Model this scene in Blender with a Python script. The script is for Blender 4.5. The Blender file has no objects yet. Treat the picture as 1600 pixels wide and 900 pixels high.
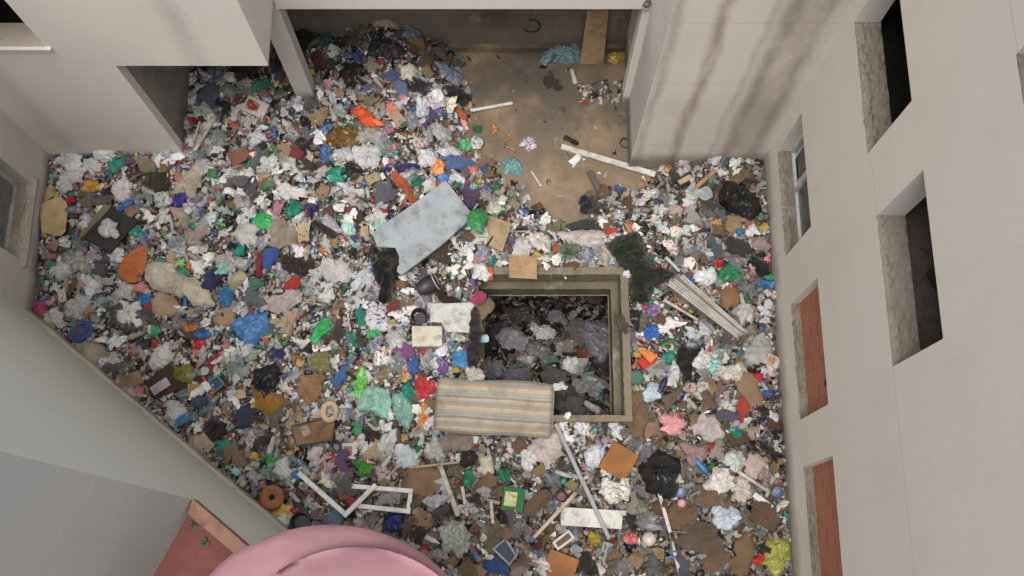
import bpy, math, random
import numpy as np
from mathutils import Vector, Matrix, noise, Euler

random.seed(7); RNG = np.random.default_rng(11)
SC = bpy.context.scene; COL = SC.collection
PI = math.pi
# ------------------------------------------------------------------ camera geometry (metres; camera hovers 16 m above the courtyard)
TILT = math.atan(455 / 1600); SN, CN = math.sin(TILT), math.cos(TILT); CAMH = 16.0
def at(px, py, z=0.0):
    u = (px - 800) / 1600; v = (450 - py) / 1600
    k = (z - CAMH) / -(CN - v * SN)
    return (u * k, (SN + v * CN) * k)
def topx(x, y, z):
    zz = z - CAMH
    d = -(zz * CN) + y * SN
    return 800 + 1600 * x / d, 450 - 1600 * (y * CN + zz * SN) / d
def lin(c):
    c = c / 255.0
    return c / 12.92 if c <= .04045 else ((c + .055) / 1.055) ** 2.4
GAIN = .98
def S(r, g, b, gain=None):
    k = GAIN if gain is None else gain
    l = .3 * r + .55 * g + .15 * b; r, g, b = (l + .80 * (c - l) for c in (r, g, b))
    return tuple(min(.80, lin(c) * k) for c in (r, g, b)) + (1.0,)
# ------------------------------------------------------------------ vector noise
_lat = {}
def vn(x, y, scale, seed=0):
    if seed not in _lat: _lat[seed] = np.random.default_rng(1000 + seed).random((256, 256))
    L = _lat[seed]; x = np.asarray(x, float) / scale; y = np.asarray(y, float) / scale
    xi = np.floor(x).astype(int); yi = np.floor(y).astype(int); fx = x - xi; fy = y - yi
    fx = fx * fx * (3 - 2 * fx); fy = fy * fy * (3 - 2 * fy)
    g = lambda a, b: L[a & 255, b & 255]
    return (g(xi, yi) * (1 - fx) + g(xi + 1, yi) * fx) * (1 - fy) + (g(xi, yi + 1) * (1 - fx) + g(xi + 1, yi + 1) * fx) * fy
def ridge(x, y, scale, seed):
    return 1 - np.abs(2 * vn(x, y, scale, seed) - 1)
def sstep(a, b, x):
    t = np.clip((x - a) / (b - a), 0, 1); return t * t * (3 - 2 * t)
def inpoly(px, py, poly):
    px = np.asarray(px); inside = np.zeros(px.shape, bool); n = len(poly)
    for i in range(n):
        x0, y0 = poly[i]; x1, y1 = poly[(i + 1) % n]
        c = ((y0 > py) != (y1 > py)) & (px < (x1 - x0) * (py - y0) / ((y1 - y0) or 1e-9) + x0)
        inside ^= c
    return inside
def polydist(x, y, poly):
    d = np.full(np.shape(x), 1e9); n = len(poly)
    for i in range(n):
        ax, ay = poly[i]; bx, by = poly[(i + 1) % n]
        ex, ey = bx - ax, by - ay; L = ex * ex + ey * ey
        t = np.clip(((x - ax) * ex + (y - ay) * ey) / L, 0, 1)
        d = np.minimum(d, np.hypot(x - ax - t * ex, y - ay - t * ey))
    return d
# ------------------------------------------------------------------ courtyard layout
XR, XL, YF, YB, XI, XB = 4.23, -7.76, 6.85, 9.1, -5.5, 2.0   # right wall, left wall, front planes, back wall, inner edges
FLOOR = -0.40
NX, NY, ND = .618, .7862, -1.58                              # the diagonal wall: NX*x+NY*y = ND
PIT = (-.66, 1.87, 2.35, 4.85)                                # outer edge of the concrete kerb
BARE = [at(*p, FLOOR) for p in [(738,140),(752,172),(752,205),(772,235),(800,262),(830,285),(858,318),(892,338),(906,296),(945,282),(985,280),(1010,262),(984,250),(984,60),(735,60),(732,100)]]
def HT(x, y):
    x = np.asarray(x, float); y = np.asarray(y, float)
    h = .20 * (vn(x, y, 1.7, 1) - .5) + .14 * (vn(x, y, .6, 2) - .5) + .05 * (vn(x, y, .23, 3) - .5)
    h = h + .38 * np.exp(-((x + 2.0) ** 2 / 1.1 + (y - 9.0) ** 2 / 1.6)) + .08 * np.exp(-((x + 4.4) ** 2 / 1.2 + (y - 8.6) ** 2 / 1.5))
    h = h + .15 * np.exp(-((x + 3.5) ** 2 / 6 + (y - 5.5) ** 2 / 3))
    ins = inpoly(x, y, BARE); d = np.where(ins, 0, polydist(x, y, BARE))
    k = sstep(-.1, 1.25, d)
    h = (-.47) * (1 - k) + h * k
    px = np.maximum(np.maximum(PIT[0] - x, x - PIT[1]), np.maximum(PIT[2] - y, y - PIT[3]))
    h = np.where(px < .5, np.minimum(h, .02 + h * .3), h)
    return h
def H1(x, y): return float(HT(np.array([x]), np.array([y]))[0])
def atg(px, py, dz=0.0):
    x, y = at(px, py, 0)
    for _ in range(3):
        z = H1(x, y) + dz; x, y = at(px, py, z)
    return x, y, z
def in_heap(x, y):
    x = np.asarray(x); y = np.asarray(y)
    ok = (x > XL + .02) & (x < XR - .02) & (y < YB - .05) & (NX * x + NY * y > ND + .03)
    ok &= ~((x < XI) & (y > YF - .03)) & ~((x > XB - .05) & (y > 6.78))
    ok &= ~((x > PIT[0] + .17) & (x < PIT[1]) & (y > PIT[2]) & (y < PIT[3]))
    ok &= ~((x > -3.72) & (x < -3.33) & (y > 7.86) & (y < 8.2))
    return ok
def brown(px, py):
    b = sstep(900, 1010, px) * (.40 + .5 * sstep(540, 680, py))
    b = np.maximum(b, .85 * sstep(670, 780, py) * sstep(430, 640, px))
    b = np.maximum(b, .9 * sstep(125, 70, py) * sstep(420, 450, px))  # recess: its deep shade is put into the rubbish colours
    b = np.maximum(b, .6 * sstep(740, 860, px) * sstep(400, 300, py))
    return b
# ------------------------------------------------------------------ materials
def mat(name):
    m = bpy.data.materials.new(name); m.use_nodes = True; nt = m.node_tree
    return m, nt, nt.nodes['Principled BSDF']
def N(nt, t, **kw):
    n = nt.nodes.new(t)
    for k, v in kw.items(): setattr(n, k, v)
    return n
def mixc(nt, a, b, f, mode='MIX'):
    n = N(nt, 'ShaderNodeMix', data_type='RGBA', blend_type=mode)
    for s, v in ((0, f), (6, a), (7, b)):
        if hasattr(v, 'links') or hasattr(v, 'is_linked'): nt.links.new(v, n.inputs[s])
        else: n.inputs[s].default_value = v
    return n.outputs[2]
def mth(nt, op, a, b=0.0, c=0.0):
    n = N(nt, 'ShaderNodeMath', operation=op)
    for s, v in enumerate((a, b, c)):
        if hasattr(v, 'is_linked'): nt.links.new(v, n.inputs[s])
        else: n.inputs[s].default_value = v
    return n.outputs[0]
def mrange(nt, v, a, b, c=0.0, d=1.0):
    n = N(nt, 'ShaderNodeMapRange', interpolation_type='SMOOTHSTEP'); nt.links.new(v, n.inputs[0])
    for i, q in zip((1, 2, 3, 4), (a, b, c, d)): n.inputs[i].default_value = q
    return n.outputs[0]
def nz(nt, vec, scale, detail=4, rough=.6, sc3=None, dist=0.0):
    if sc3 is not None:
        mp = N(nt, 'ShaderNodeMapping'); nt.links.new(vec, mp.inputs[0]); mp.inputs['Scale'].default_value = sc3; vec = mp.outputs[0]
    n = N(nt, 'ShaderNodeTexNoise'); nt.links.new(vec, n.inputs['Vector'])
    n.inputs['Scale'].default_value = scale; n.inputs['Detail'].default_value = detail; n.inputs['Roughness'].default_value = rough; n.inputs['Distortion'].default_value = dist
    return n.outputs[0]
def coords(nt, kind='Object'): return N(nt, 'ShaderNodeTexCoord').outputs[kind]
def position(nt): return N(nt, 'ShaderNodeNewGeometry').outputs['Position']
def bump(nt, bs, h, strength=.3, dist=.02):
    b = N(nt, 'ShaderNodeBump'); nt.links.new(h, b.inputs['Height']); b.inputs['Strength'].default_value = strength; b.inputs['Distance'].default_value = dist
    nt.links.new(b.outputs[0], bs.inputs['Normal'])

def objmat(name, rough=.6, dirt=.35, dirtcol=(.12, .085, .06, 1), scale=9, bscale=30, bstr=.35, spec=.35, print2=None, sheen=0, mot=.5, film=False):
    """colour comes from the object's own colour, soiled by noise"""
    m, nt, bs = mat(name); oi = N(nt, 'ShaderNodeObjectInfo'); pos = position(nt)
    c = oi.outputs['Color']
    if print2 is not None:
        n2 = nz(nt, coords(nt), print2[1], 3, .6, (1, 2.6, 1), .6)
        pc = print2[0]
        if name != 'patterned_cloth':
            rp = N(nt, 'ShaderNodeValToRGB'); rp.color_ramp.interpolation = 'CONSTANT'; nt.links.new(oi.outputs['Random'], rp.inputs[0])
            cs_ = [(0, (.07, .10, .24)), (.2, (.34, .05, .05)), (.38, (.05, .19, .09)), (.52, (.10, .10, .11)), (.68, (.5, .47, .43)), (.84, (.42, .26, .06))]
            while len(rp.color_ramp.elements) < len(cs_): rp.color_ramp.elements.new(.5)
            for el, (p_, q_) in zip(rp.color_ramp.elements, cs_): el.position = p_; el.color = q_ + (1,)
            pc = rp.outputs[0]
        c = mixc(nt, c, pc, mrange(nt, n2, .55, .60))
    n = nz(nt, pos, scale, 6, .7)
    c = mixc(nt, c, dirtcol, mth(nt, 'MULTIPLY', mrange(nt, n, .45, .75), dirt))
    c = mixc(nt, c, (.52, .49, .46, 1), mrange(nt, nz(nt, pos, 26, 4, .7, None, .8), .38, .68, 0, mot), 'MULTIPLY')
    n3 = nz(nt, pos, 2.2, 3, .6)
    c = mixc(nt, c, (.5, .46, .42, 1), mrange(nt, n3, .35, .75, 0, .55 if not film else .28), 'MULTIPLY')
    nt.links.new(c, bs.inputs['Base Color']); bs.inputs['Roughness'].default_value = rough; bs.inputs['Specular IOR Level'].default_value = spec
    if film:      # thin film: sharp ridged creases, fold shade painted in as grey lines
        r1 = mth(nt, 'ABSOLUTE', mth(nt, 'SUBTRACT', nz(nt, pos, 8, 2, .5, None, 1.6), .5)); r2 = mth(nt, 'ABSOLUTE', mth(nt, 'SUBTRACT', nz(nt, pos, 21, 2, .5, None, 1.2), .5))
        c = mixc(nt, c, (.55, .54, .53, 1), mrange(nt, mth(nt, 'MINIMUM', r1, mth(nt, 'MULTIPLY', r2, 1.3)), 0, .035, .38, 0), 'MULTIPLY')
        nt.links.new(c, bs.inputs['Base Color'])
        bump(nt, bs, mth(nt, 'ADD', r1, mth(nt, 'MULTIPLY', r2, .3)), .5, .05); return m
    bump(nt, bs, mth(nt, 'ADD', nz(nt, pos, bscale, 5, .65), mth(nt, 'MULTIPLY', nz(nt, pos, 13, 3, .55, None, 1.8), 2.2)), min(1, bstr * 1.1), .016)
    if sheen: bs.inputs['Sheen Weight'].default_value = sheen
    return m
M = {}
M['bag'] = objmat('plastic_film', .32, .22, scale=6, spec=.6, mot=.12, film=True)
M['printbag'] = objmat('printed_plastic_film', .4, .25, print2=((.10, .16, .30, 1), 14), mot=.12, film=True)
M['cloth'] = objmat('soiled_cloth', .95, .45, scale=6, bscale=60, bstr=.5, spec=.1, sheen=.2, mot=.35)
M['printcloth'] = objmat('patterned_cloth', .95, .35, print2=((.55, .5, .46, 1), 30), spec=.1, bscale=60)
M['paper'] = objmat('paper', .8, .35, scale=6, bscale=20, bstr=.3, spec=.15, mot=.15)
M['card'] = objmat('cardboard', .9, .65, scale=5, bscale=45, bstr=.2, spec=.12, mot=.2)
M['plastic'] = objmat('moulded_plastic', .45, .25, scale=12, bscale=50, bstr=.1, spec=.45)
M['pack'] = objmat('printed_packaging', .45, .22, print2=((.75, .72, .68, 1), 11), scale=12, bscale=20, bstr=.15)
M['foam'] = objmat('foam', .9, .7, scale=4.2, bscale=40, bstr=.12, spec=.1, mot=.10)
M['wood'] = objmat('painted_wood', .65, .7, scale=5.5, bscale=25, bstr=.15, spec=.25, mot=.15)
M['metal'] = objmat('dull_metal', .4, .35, scale=10, bscale=40, bstr=.2, spec=.6)
M['dark'] = objmat('dark_plastic_sheet', .34, .15, scale=9, spec=.5, mot=.2, film=True)

def m_clear():
    m, nt, bs = mat('clear_plastic'); oi = N(nt, 'ShaderNodeObjectInfo')
    nt.links.new(oi.outputs['Color'], bs.inputs['Base Color']); bs.inputs['Roughness'].default_value = .24; bs.inputs['Specular IOR Level'].default_value = .7
    bump(nt, bs, nz(nt, position(nt), 16, 1, .5), .15, .02)
    tr = N(nt, 'ShaderNodeBsdfTransparent'); tr.inputs[0].default_value = (.92, .94, .95, 1)
    fr = N(nt, 'ShaderNodeLayerWeight'); fr.inputs[0].default_value = .35
    mx = N(nt, 'ShaderNodeMixShader'); nt.links.new(mrange(nt, fr.outputs['Facing'], 0, 1, .24, .75), mx.inputs[0])
    nt.links.new(tr.outputs[0], mx.inputs[1]); nt.links.new(bs.outputs[0], mx.inputs[2])
    nt.links.new(mx.outputs[0], nt.nodes['Material Output'].inputs[0]); return m
M['clear'] = m_clear()

def m_litter():
    m, nt, bs = mat('mixed_litter'); a = N(nt, 'ShaderNodeAttribute', attribute_name='col'); pos = position(nt)
    c = mixc(nt, a.outputs['Color'], (.10, .075, .055, 1), mrange(nt, nz(nt, pos, 7, 6, .7), .45, .8, 0, .5))
    nt.links.new(c, bs.inputs['Base Color']); bs.inputs['Roughness'].default_value = .36; bs.inputs['Specular IOR Level'].default_value = .55
    bump(nt, bs, nz(nt, pos, 60, 3, .6), .4, .008); return m
M['litter'] = m_litter()

def m_dirt():
    m, nt, bs = mat('compacted_rubbish_soil'); pos = position(nt)
    c = mixc(nt, (.075, .056, .042, 1), (.20, .155, .115, 1), mrange(nt, nz(nt, pos, 3.5, 8, .75), .35, .7))
    v = N(nt, 'ShaderNodeTexVoronoi'); v.inputs['Scale'].default_value = 26; nt.links.new(pos, v.inputs['Vector'])
    c = mixc(nt, c, v.outputs['Color'], .10)
    nt.links.new(c, bs.inputs['Base Color']); bs.inputs['Roughness'].default_value = .9
    bump(nt, bs, nz(nt, pos, 22, 8, .7), .9, .04); return m
M['dirt'] = m_dirt()

def m_plaster(name, base, dark, joints=(), streaks=(), grime=(.0, .5), wet=.5, bstr=.12, axis=0, gcol=(.12, .10, .07, 1)):
    m, nt, bs = mat(name); pos = position(nt); sp = N(nt, 'ShaderNodeSeparateXYZ'); nt.links.new(pos, sp.inputs[0])
    z = sp.outputs[2]; ax = sp.outputs[axis]
    c = mixc(nt, base, dark, mrange(nt, nz(nt, pos, .55, 5, .6), .42, .78, 0, wet))
    c = mixc(nt, c, dark, mrange(nt, nz(nt, pos, 1.0, 5, .65, (2.6, 2.6, .22)), .5, .8, 0, wet * .9))
    c = mixc(nt, c, (.78, .76, .72, 1), mrange(nt, nz(nt, pos, 2.3, 6, .7), .55, .8, 0, .25))
    wob = mth(nt, 'MULTIPLY', mth(nt, 'SUBTRACT', nz(nt, pos, .9, 4, .6), .5), .28)
    for x0, w, col, amt, sl in streaks:
        d = mth(nt, 'ABSOLUTE', mth(nt, 'ADD', mth(nt, 'SUBTRACT', ax, x0), mth(nt, 'ADD', wob, mth(nt, 'MULTIPLY', z, sl))))
        f = mth(nt, 'MULTIPLY', mrange(nt, d, 0, w, amt, 0), mrange(nt, nz(nt, pos, 3, 5, .65, (1.5, 1.5, .5)), .25, .6, .45, 1))
        c = mixc(nt, c, col, f)
    gz = mth(nt, 'ADD', z, mth(nt, 'MULTIPLY', mth(nt, 'SUBTRACT', nz(nt, pos, 2.5, 5, .65), .5), .5))
    c = mixc(nt, c, gcol, mrange(nt, gz, grime[0], grime[1], .75, 0))
    for j in joints:
        d = mth(nt, 'ABSOLUTE', mth(nt, 'ADD', mth(nt, 'SUBTRACT', z, j), mth(nt, 'MULTIPLY', wob, .03)))
        c = mixc(nt, c, (.2, .19, .18, 1), mrange(nt, d, .003, .010, .32, 0))
    nt.links.new(c, bs.inputs['Base Color']); bs.inputs['Roughness'].default_value = .9; bs.inputs['Specular IOR Level'].default_value = .15
    bump(nt, bs, nz(nt, pos, 14, 7, .65), bstr, .03); return m
BR = (.21, .14, .085, 1); GY = (.13, .12, .115, 1)
M['wallR'] = m_plaster('right_plaster', (.77, .72, .655, 1), (.64, .595, .535, 1), joints=(4.82, 8.3), grime=(-.1, .62), wet=.35, axis=1)
M['wallB'] = m_plaster('stained_plaster', (.72, .665, .60, 1), (.55, .495, .435, 1), joints=(.62, 2.75, 4.4), axis=0,
    streaks=((2.70, .15, BR, .60, .004), (3.80, .62, BR, .42, .015), (3.56, .20, (.15, .12, .095, 1), .45, .01), (3.28, .10, BR, .25, 0), (4.0, .16, GY, .4, .01), (2.08, .14, GY, .35, 0)), grime=(-.15, .42), wet=.5)
M['wallL'] = m_plaster('pale_plaster', (.80, .755, .69, 1), (.62, .58, .53, 1), joints=(.75,), axis=0,
    streaks=((-7.3, .3, (.36, .33, .3, 1), .3, 0), (-4.4, .25, (.36, .32, .28, 1), .35, -.02)), grime=(-.1, .22), wet=.3)
M['wallS'] = m_plaster('side_plaster', (.68, .65, .61, 1), (.48, .455, .43, 1), joints=(1.5,), axis=1, grime=(-.1, .35), wet=.4)
M['wallin'] = m_plaster('dark_shaded_plaster', (.20, .17, .14, 1), (.085, .07, .06, 1), axis=0, grime=(-.5, .2), wet=.8)  # dark stained plaster, darkened further to paint in the recess shade
M['wallin2'] = m_plaster('shaded_plaster', (.34, .31, .29, 1), (.13, .115, .105, 1), axis=1, grime=(-.2, .8), wet=.9)  # plaster with the shade of inner wall and soffit in its colour
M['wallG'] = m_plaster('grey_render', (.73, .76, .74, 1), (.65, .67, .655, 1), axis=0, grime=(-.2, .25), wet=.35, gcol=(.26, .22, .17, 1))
M['wallG2'] = m_plaster('grey_render_shaded', (.455, .49, .475, 1), (.39, .415, .405, 1), axis=0, grime=(3.3, 3.9), wet=.4, gcol=(.2, .18, .18, 1))  # darker copy of the grey render, shade put into the colour
M['conc'] = m_plaster('rough_concrete', (.235, .205, .17, 1), (.125, .108, .088, 1), axis=1, grime=(-9, -8), wet=.7, bstr=.9)
M['pitc'] = m_plaster('mossy_concrete', (.185, .158, .115, 1), (.085, .07, .045, 1), axis=0, grime=(-3, -1.2), wet=.9, bstr=.6)
M['pitc2'] = m_plaster('shaded_mossy_concrete', (.14, .122, .082, 1), (.06, .055, .035, 1), axis=0, grime=(-3, -1.2), wet=.9, bstr=.6)  # darker copy of the mossy concrete with the ledge's shade painted in
M['plinth'] = m_plaster('beige_plinth', (.50, .445, .375, 1), (.26, .22, .175, 1), axis=0, grime=(-3, -2), wet=.7)
def m_flat(name, col, rough=.8):
    m, nt, bs = mat(name); c = mixc(nt, col, tuple(q * .55 for q in col[:3]) + (1,), mrange(nt, nz(nt, position(nt), 6, 5, .6), .4, .75))
    nt.links.new(c, bs.inputs['Base Color']); bs.inputs['Roughness'].default_value = rough; return m
M['room'] = m_flat('unlit_room', (.16, .135, .115, 1)); M['black'] = m_flat('black_void', (.012, .012, .012, 1))  # dark colours paint in the darkness of unlit interiors and holes
M['alu'] = m_flat('white_aluminium', (.62, .62, .60, 1), .45)
M['cable'] = m_flat('cable', (.03, .03, .03, 1), .5)
M['terr'] = m_flat('terracotta_coping', (.30, .16, .115, 1))
def m_glass():
    m, nt, bs = mat('dusty_glass'); c = mixc(nt, (.10, .10, .095, 1), (.045, .045, .043, 1), mrange(nt, nz(nt, position(nt), 5, 4, .6), .3, .7))
    nt.links.new(c, bs.inputs['Base Color']); bs.inputs['Roughness'].default_value = .25; return m
M['glass'] = m_glass()
def m_floor():
    m, nt, bs = mat('muddy_concrete_floor'); pos = position(nt); sp = N(nt, 'ShaderNodeSeparateXYZ'); nt.links.new(pos, sp.inputs[0])
    c = mixc(nt, (.195, .132, .08, 1), (.265, .188, .118, 1), mrange(nt, nz(nt, pos, 1.4, 7, .65), .35, .65))
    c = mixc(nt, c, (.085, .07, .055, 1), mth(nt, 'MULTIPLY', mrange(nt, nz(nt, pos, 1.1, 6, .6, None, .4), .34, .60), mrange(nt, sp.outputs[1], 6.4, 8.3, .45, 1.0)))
    c = mixc(nt, c, (.05, .04, .035, 1), mrange(nt, nz(nt, pos, 9, 3, .5), .66, .74, 0, .55))
    c = mixc(nt, c, (.10, .072, .05, 1), mrange(nt, nz(nt, pos, 3.2, 8, .78, None, .6), .48, .72, 0, .75))
    c = mixc(nt, c, (.40, .33, .25, 1), mrange(nt, nz(nt, pos, 38, 3, .7), .66, .74, 0, .5))
    nt.links.new(c, bs.inputs['Base Color']); bs.inputs['Roughness'].default_value = .75
    bump(nt, bs, nz(nt, pos, 12, 7, .6), .25, .02); return m
M['floor'] = m_floor()
def m_brick(name, c1, c2, mortar, scale, bw, rh, swap, ms=.012):
    m, nt, bs = mat(name); pos = position(nt); sp = N(nt, 'ShaderNodeSeparateXYZ'); nt.links.new(pos, sp.inputs[0])
    cb = N(nt, 'ShaderNodeCombineXYZ'); nt.links.new(sp.outputs[swap[0]], cb.inputs[0]); nt.links.new(sp.outputs[swap[1]], cb.inputs[1])
    b = N(nt, 'ShaderNodeTexBrick'); nt.links.new(cb.outputs[0], b.inputs['Vector'])
    b.inputs['Color1'].default_value = c1; b.inputs['Color2'].default_value = c2; b.inputs['Mortar'].default_value = mortar
    b.inputs['Scale'].default_value = scale; b.inputs['Brick Width'].default_value = bw; b.inputs['Row Height'].default_value = rh; b.inputs['Mortar Size'].default_value = ms
    c = mixc(nt, b.outputs[0], (.10, .07, .06, 1), mrange(nt, nz(nt, pos, 5, 6, .7), .5, .8, 0, .5))
    c = mixc(nt, c, (.5, .46, .42, 1), mrange(nt, nz(nt, pos, 3, 6, .75), .62, .8, 0, .6))
    nt.links.new(c, bs.inputs['Base Color']); bs.inputs['Roughness'].default_value = .9
    bump(nt, bs, b.outputs['Fac'], -.4, .02); return m
M['brick'] = m_brick('red_hollow_brick', (.46, .18, .105, 1), (.39, .145, .088, 1), (.42, .25, .18, 1), 1, .36, .19, (1, 2), .008)
M['tile'] = m_brick('red_terrace_tile', (.215, .072, .062, 1), (.175, .058, .052, 1), (.15, .065, .058, 1), 1, .22, .11, (0, 1), .006)
def m_pink():
    m, nt, bs = mat('faded_pink_canvas'); pos = position(nt)
    c = mixc(nt, (.37, .192, .222, 1), (.29, .152, .175, 1), mrange(nt, nz(nt, pos, 1.6, 4, .6), .35, .7))
    c = mixc(nt, c, (.17, .10, .115, 1), mrange(nt, nz(nt, pos, 2.6, 7, .72, (1, 2.6, 1)), .58, .78, 0, .65))
    nt.links.new(c, bs.inputs['Base Color']); bs.inputs['Roughness'].default_value = .9; bump(nt, bs, nz(nt, pos, 30, 4), .15, .01); return m
M['pink'] = m_pink()
def m_stripe():
    m, nt, bs = mat('striped_ticking'); co = coords(nt); sp = N(nt, 'ShaderNodeSeparateXYZ'); nt.links.new(co, sp.inputs[0])
    w = mth(nt, 'MULTIPLY', mth(nt, 'SUBTRACT', nz(nt, co, 2.5, 2, .4), .5), .035)
    f = mth(nt, 'FRACT', mth(nt, 'MULTIPLY', mth(nt, 'ADD', mth(nt, 'ADD', sp.outputs[1], w), 2.0), 3.1))
    r = N(nt, 'ShaderNodeValToRGB'); nt.links.new(f, r.inputs[0]); e = r.color_ramp; e.interpolation = 'LINEAR'
    cols = [(0, (165, 160, 140)), (.09, (190, 175, 145)), (.13, (185, 125, 70)), (.22, (180, 140, 90)), (.27, (125, 130, 130)), (.36, (150, 150, 140)), (.42, (175, 160, 130)), (.5, (190, 170, 135)), (.55, (160, 105, 70)), (.62, (145, 120, 100)), (.67, (165, 165, 150)), (.74, (115, 140, 145)), (.82, (165, 160, 140)), (.88, (185, 135, 80)), (.95, (180, 165, 135))]
    while len(e.elements) < len(cols): e.elements.new(.5)
    for el, (p, c) in zip(e.elements, cols): l_ = sum(c) / 3; el.position = p; el.color = S(*[158 * .25 + .75 * (l_ + .85 * (q - l_)) for q in c], .92)
    c = mixc(nt, r.outputs[0], (.13, .10, .075, 1), mrange(nt, nz(nt, co, 3.2, 8, .75), .42, .76, .0, .6))
    nt.links.new(c, bs.inputs['Base Color']); bs.inputs['Roughness'].default_value = .95; bump(nt, bs, nz(nt, co, 20, 4), .3, .01); return m
M['stripe'] = m_stripe()
def m_leaf():
    m, nt, bs = mat('weed_leaf'); c = mixc(nt, (.045, .07, .03, 1), (.085, .105, .055, 1), nz(nt, position(nt), 25, 2))
    nt.links.new(c, bs.inputs['Base Color']); bs.inputs['Roughness'].default_value = .6; return m
M['leaf'] = m_leaf()
# ------------------------------------------------------------------ mesh helpers
class MB:
    def __init__(s): s.v = []; s.f = []
    def add(s, vs, fs):
        o = len(s.v); s.v += [tuple(p) for p in vs]; s.f += [tuple(i + o for i in f) for f in fs]; return s
    def box(s, c, d, rz=0.0, rx=0.0):
        R = Matrix.Rotation(rz, 3, 'Z') @ Matrix.Rotation(rx, 3, 'X'); c = Vector(c)
        vs = [c + R @ Vector((x * d[0] / 2, y * d[1] / 2, z * d[2] / 2)) for x, y, z in ((-1,-1,-1),(1,-1,-1),(1,1,-1),(-1,1,-1),(-1,-1,1),(1,-1,1),(1,1,1),(-1,1,1))]
        return s.add(vs, [(3,2,1,0),(4,5,6,7),(0,1,5,4),(1,2,6,5),(2,3,7,6),(3,0,4,7)])
    def tube(s, p, r, n=8, closed=False):
        P = [Vector(q) for q in p]; rings = []
        for i, q in enumerate(P):
            t = (P[(i + 1) % len(P)] - P[i - 1]) if closed else (P[min(i + 1, len(P) - 1)] - P[max(i - 1, 0)])
            t.normalize(); a = t.cross(Vector((0, 0, 1)))
            if a.length < .01: a = Vector((1, 0, 0))
            a.normalize(); b = t.cross(a); rr = r[i] if isinstance(r, (list, tuple)) else r
            rings.append([q + a * math.cos(2 * PI * k / n) * rr + b * math.sin(2 * PI * k / n) * rr for k in range(n)])
        vs = [q for g in rings for q in g]; m = len(P); fs = []
        for i in range(m if closed else m - 1):
            for k in range(n):
                j = (i + 1) % m; fs.append((i * n + k, i * n + (k + 1) % n, j * n + (k + 1) % n, j * n + k))
        if not closed: fs += [tuple(range(n))[::-1], tuple((m - 1) * n + k for k in range(n))]
        return s.add(vs, fs)
    def lathe(s, prof, n=14, axis='Z'):
        vs = []; fs = []
        for r, z in prof:
            for k in range(n):
                a = 2 * PI * k / n; q = (r * math.cos(a), r * math.sin(a), z)
                vs.append(q if axis == 'Z' else (z, q[0], q[1]))
        for i in range(len(prof) - 1):
            for k in range(n): fs.append((i * n + k, i * n + (k + 1) % n, (i + 1) * n + (k + 1) % n, (i + 1) * n + k))
        fs += [tuple(range(n))[::-1], tuple((len(prof) - 1) * n + k for k in range(n))]
        return s.add(vs, fs)
    def mesh(s, name, m, smooth=False):
        me = bpy.data.meshes.new(name); me.from_pydata(s.v, [], s.f)
        if m: me.materials.append(M[m] if isinstance(m, str) else m)
        if smooth: me.shade_smooth()
        me.update(); return me
def ob(name, me, parent=None, loc=(0, 0, 0), rot=(0, 0, 0), color=None, scale=(1, 1, 1)):
    o = bpy.data.objects.new(name, me); COL.objects.link(o); o.location = loc; o.rotation_euler = rot; o.scale = scale
    if parent: o.parent = parent
    if color: o.color = color
    return o
def bev(o, w, seg=2):
    b = o.modifiers.new('bevel', 'BEVEL'); b.width = w; b.segments = seg; b.limit_method = 'ANGLE'; return o
def tag(o, label, cat, group=None, kind=None):
    if label: o['label'] = label
    if cat: o['category'] = cat
    if group: o['group'] = group
    if kind: o['kind'] = kind
    return o
def struct(name, mb, m): 
    o = ob(name, mb.mesh(name, m)); o['kind'] = 'structure'; return o
def wall_cells(mb, axis, c, a0, a1, z0, z1, holes=(), step=None):
    A = sorted({a0, a1, *[h[0] for h in holes], *[h[1] for h in holes]}); Z = sorted({z0, z1, *[h[2] for h in holes], *[h[3] for h in holes]})
    A = [a for a in A if a0 <= a <= a1]; Z = [z for z in Z if z0 <= z <= z1]
    P = (lambda a, z: (c, a, z)) if axis == 'x' else (lambda a, z: (a, c, z))
    for i in range(len(A) - 1):
        for j in range(len(Z) - 1):
            am, zm = (A[i] + A[i + 1]) / 2, (Z[j] + Z[j + 1]) / 2
            if any(h[0] < am < h[1] and h[2] < zm < h[3] for h in holes): continue
            mb.add([P(A[i], Z[j]), P(A[i + 1], Z[j]), P(A[i + 1], Z[j + 1]), P(A[i], Z[j + 1])], [(0, 1, 2, 3)])
    return mb
def reveal(axis, c, d, h, sides='blrt'):
    """four inner faces of an opening, d deep"""
    P = (lambda a, z, k: (c + k, a, z)) if axis == 'x' else (lambda a, z, k: (a, c + k, z))
    a0, a1, z0, z1 = h; mb = MB()
    for s_, (p, q) in dict(b=((a0, z0), (a1, z0)), t=((a0, z1), (a1, z1)), l=((a0, z0), (a0, z1)), r=((a1, z0), (a1, z1))).items():
        if s_ in sides: mb.add([P(*p, 0), P(*q, 0), P(*q, d), P(*p, d)], [(0, 1, 2, 3)])
    return mb
def rough_strip(axis, c, d, a0, a1, z, na=26, nd=7, amp=.02, seed=0):
    """broken concrete sill: a lumpy strip lying in the bottom of an opening with a ragged outer lip"""
    mb = MB(); vs = []; fs = []; rr = random.Random(seed)
    for i in range(na + 1):
        a = a0 + (a1 - a0) * i / na; lip = -.012 + .03 * rr.random() * np.sign(d)
        for j in range(nd + 1):
            k = lip + (d - lip) * j / nd
            zz = z + .006 + amp * rr.random() * (1.3 if j < 3 else .6) - (.02 if j == 0 else 0)
            vs.append((c + k, a, zz) if axis == 'x' else (a, c + k, zz))
    for i in range(na):
        for j in range(nd):
            q = i * (nd + 1) + j; fs.append((q, q + 1, q + nd + 2, q + nd + 1))
    return mb.add(vs, fs)
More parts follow.
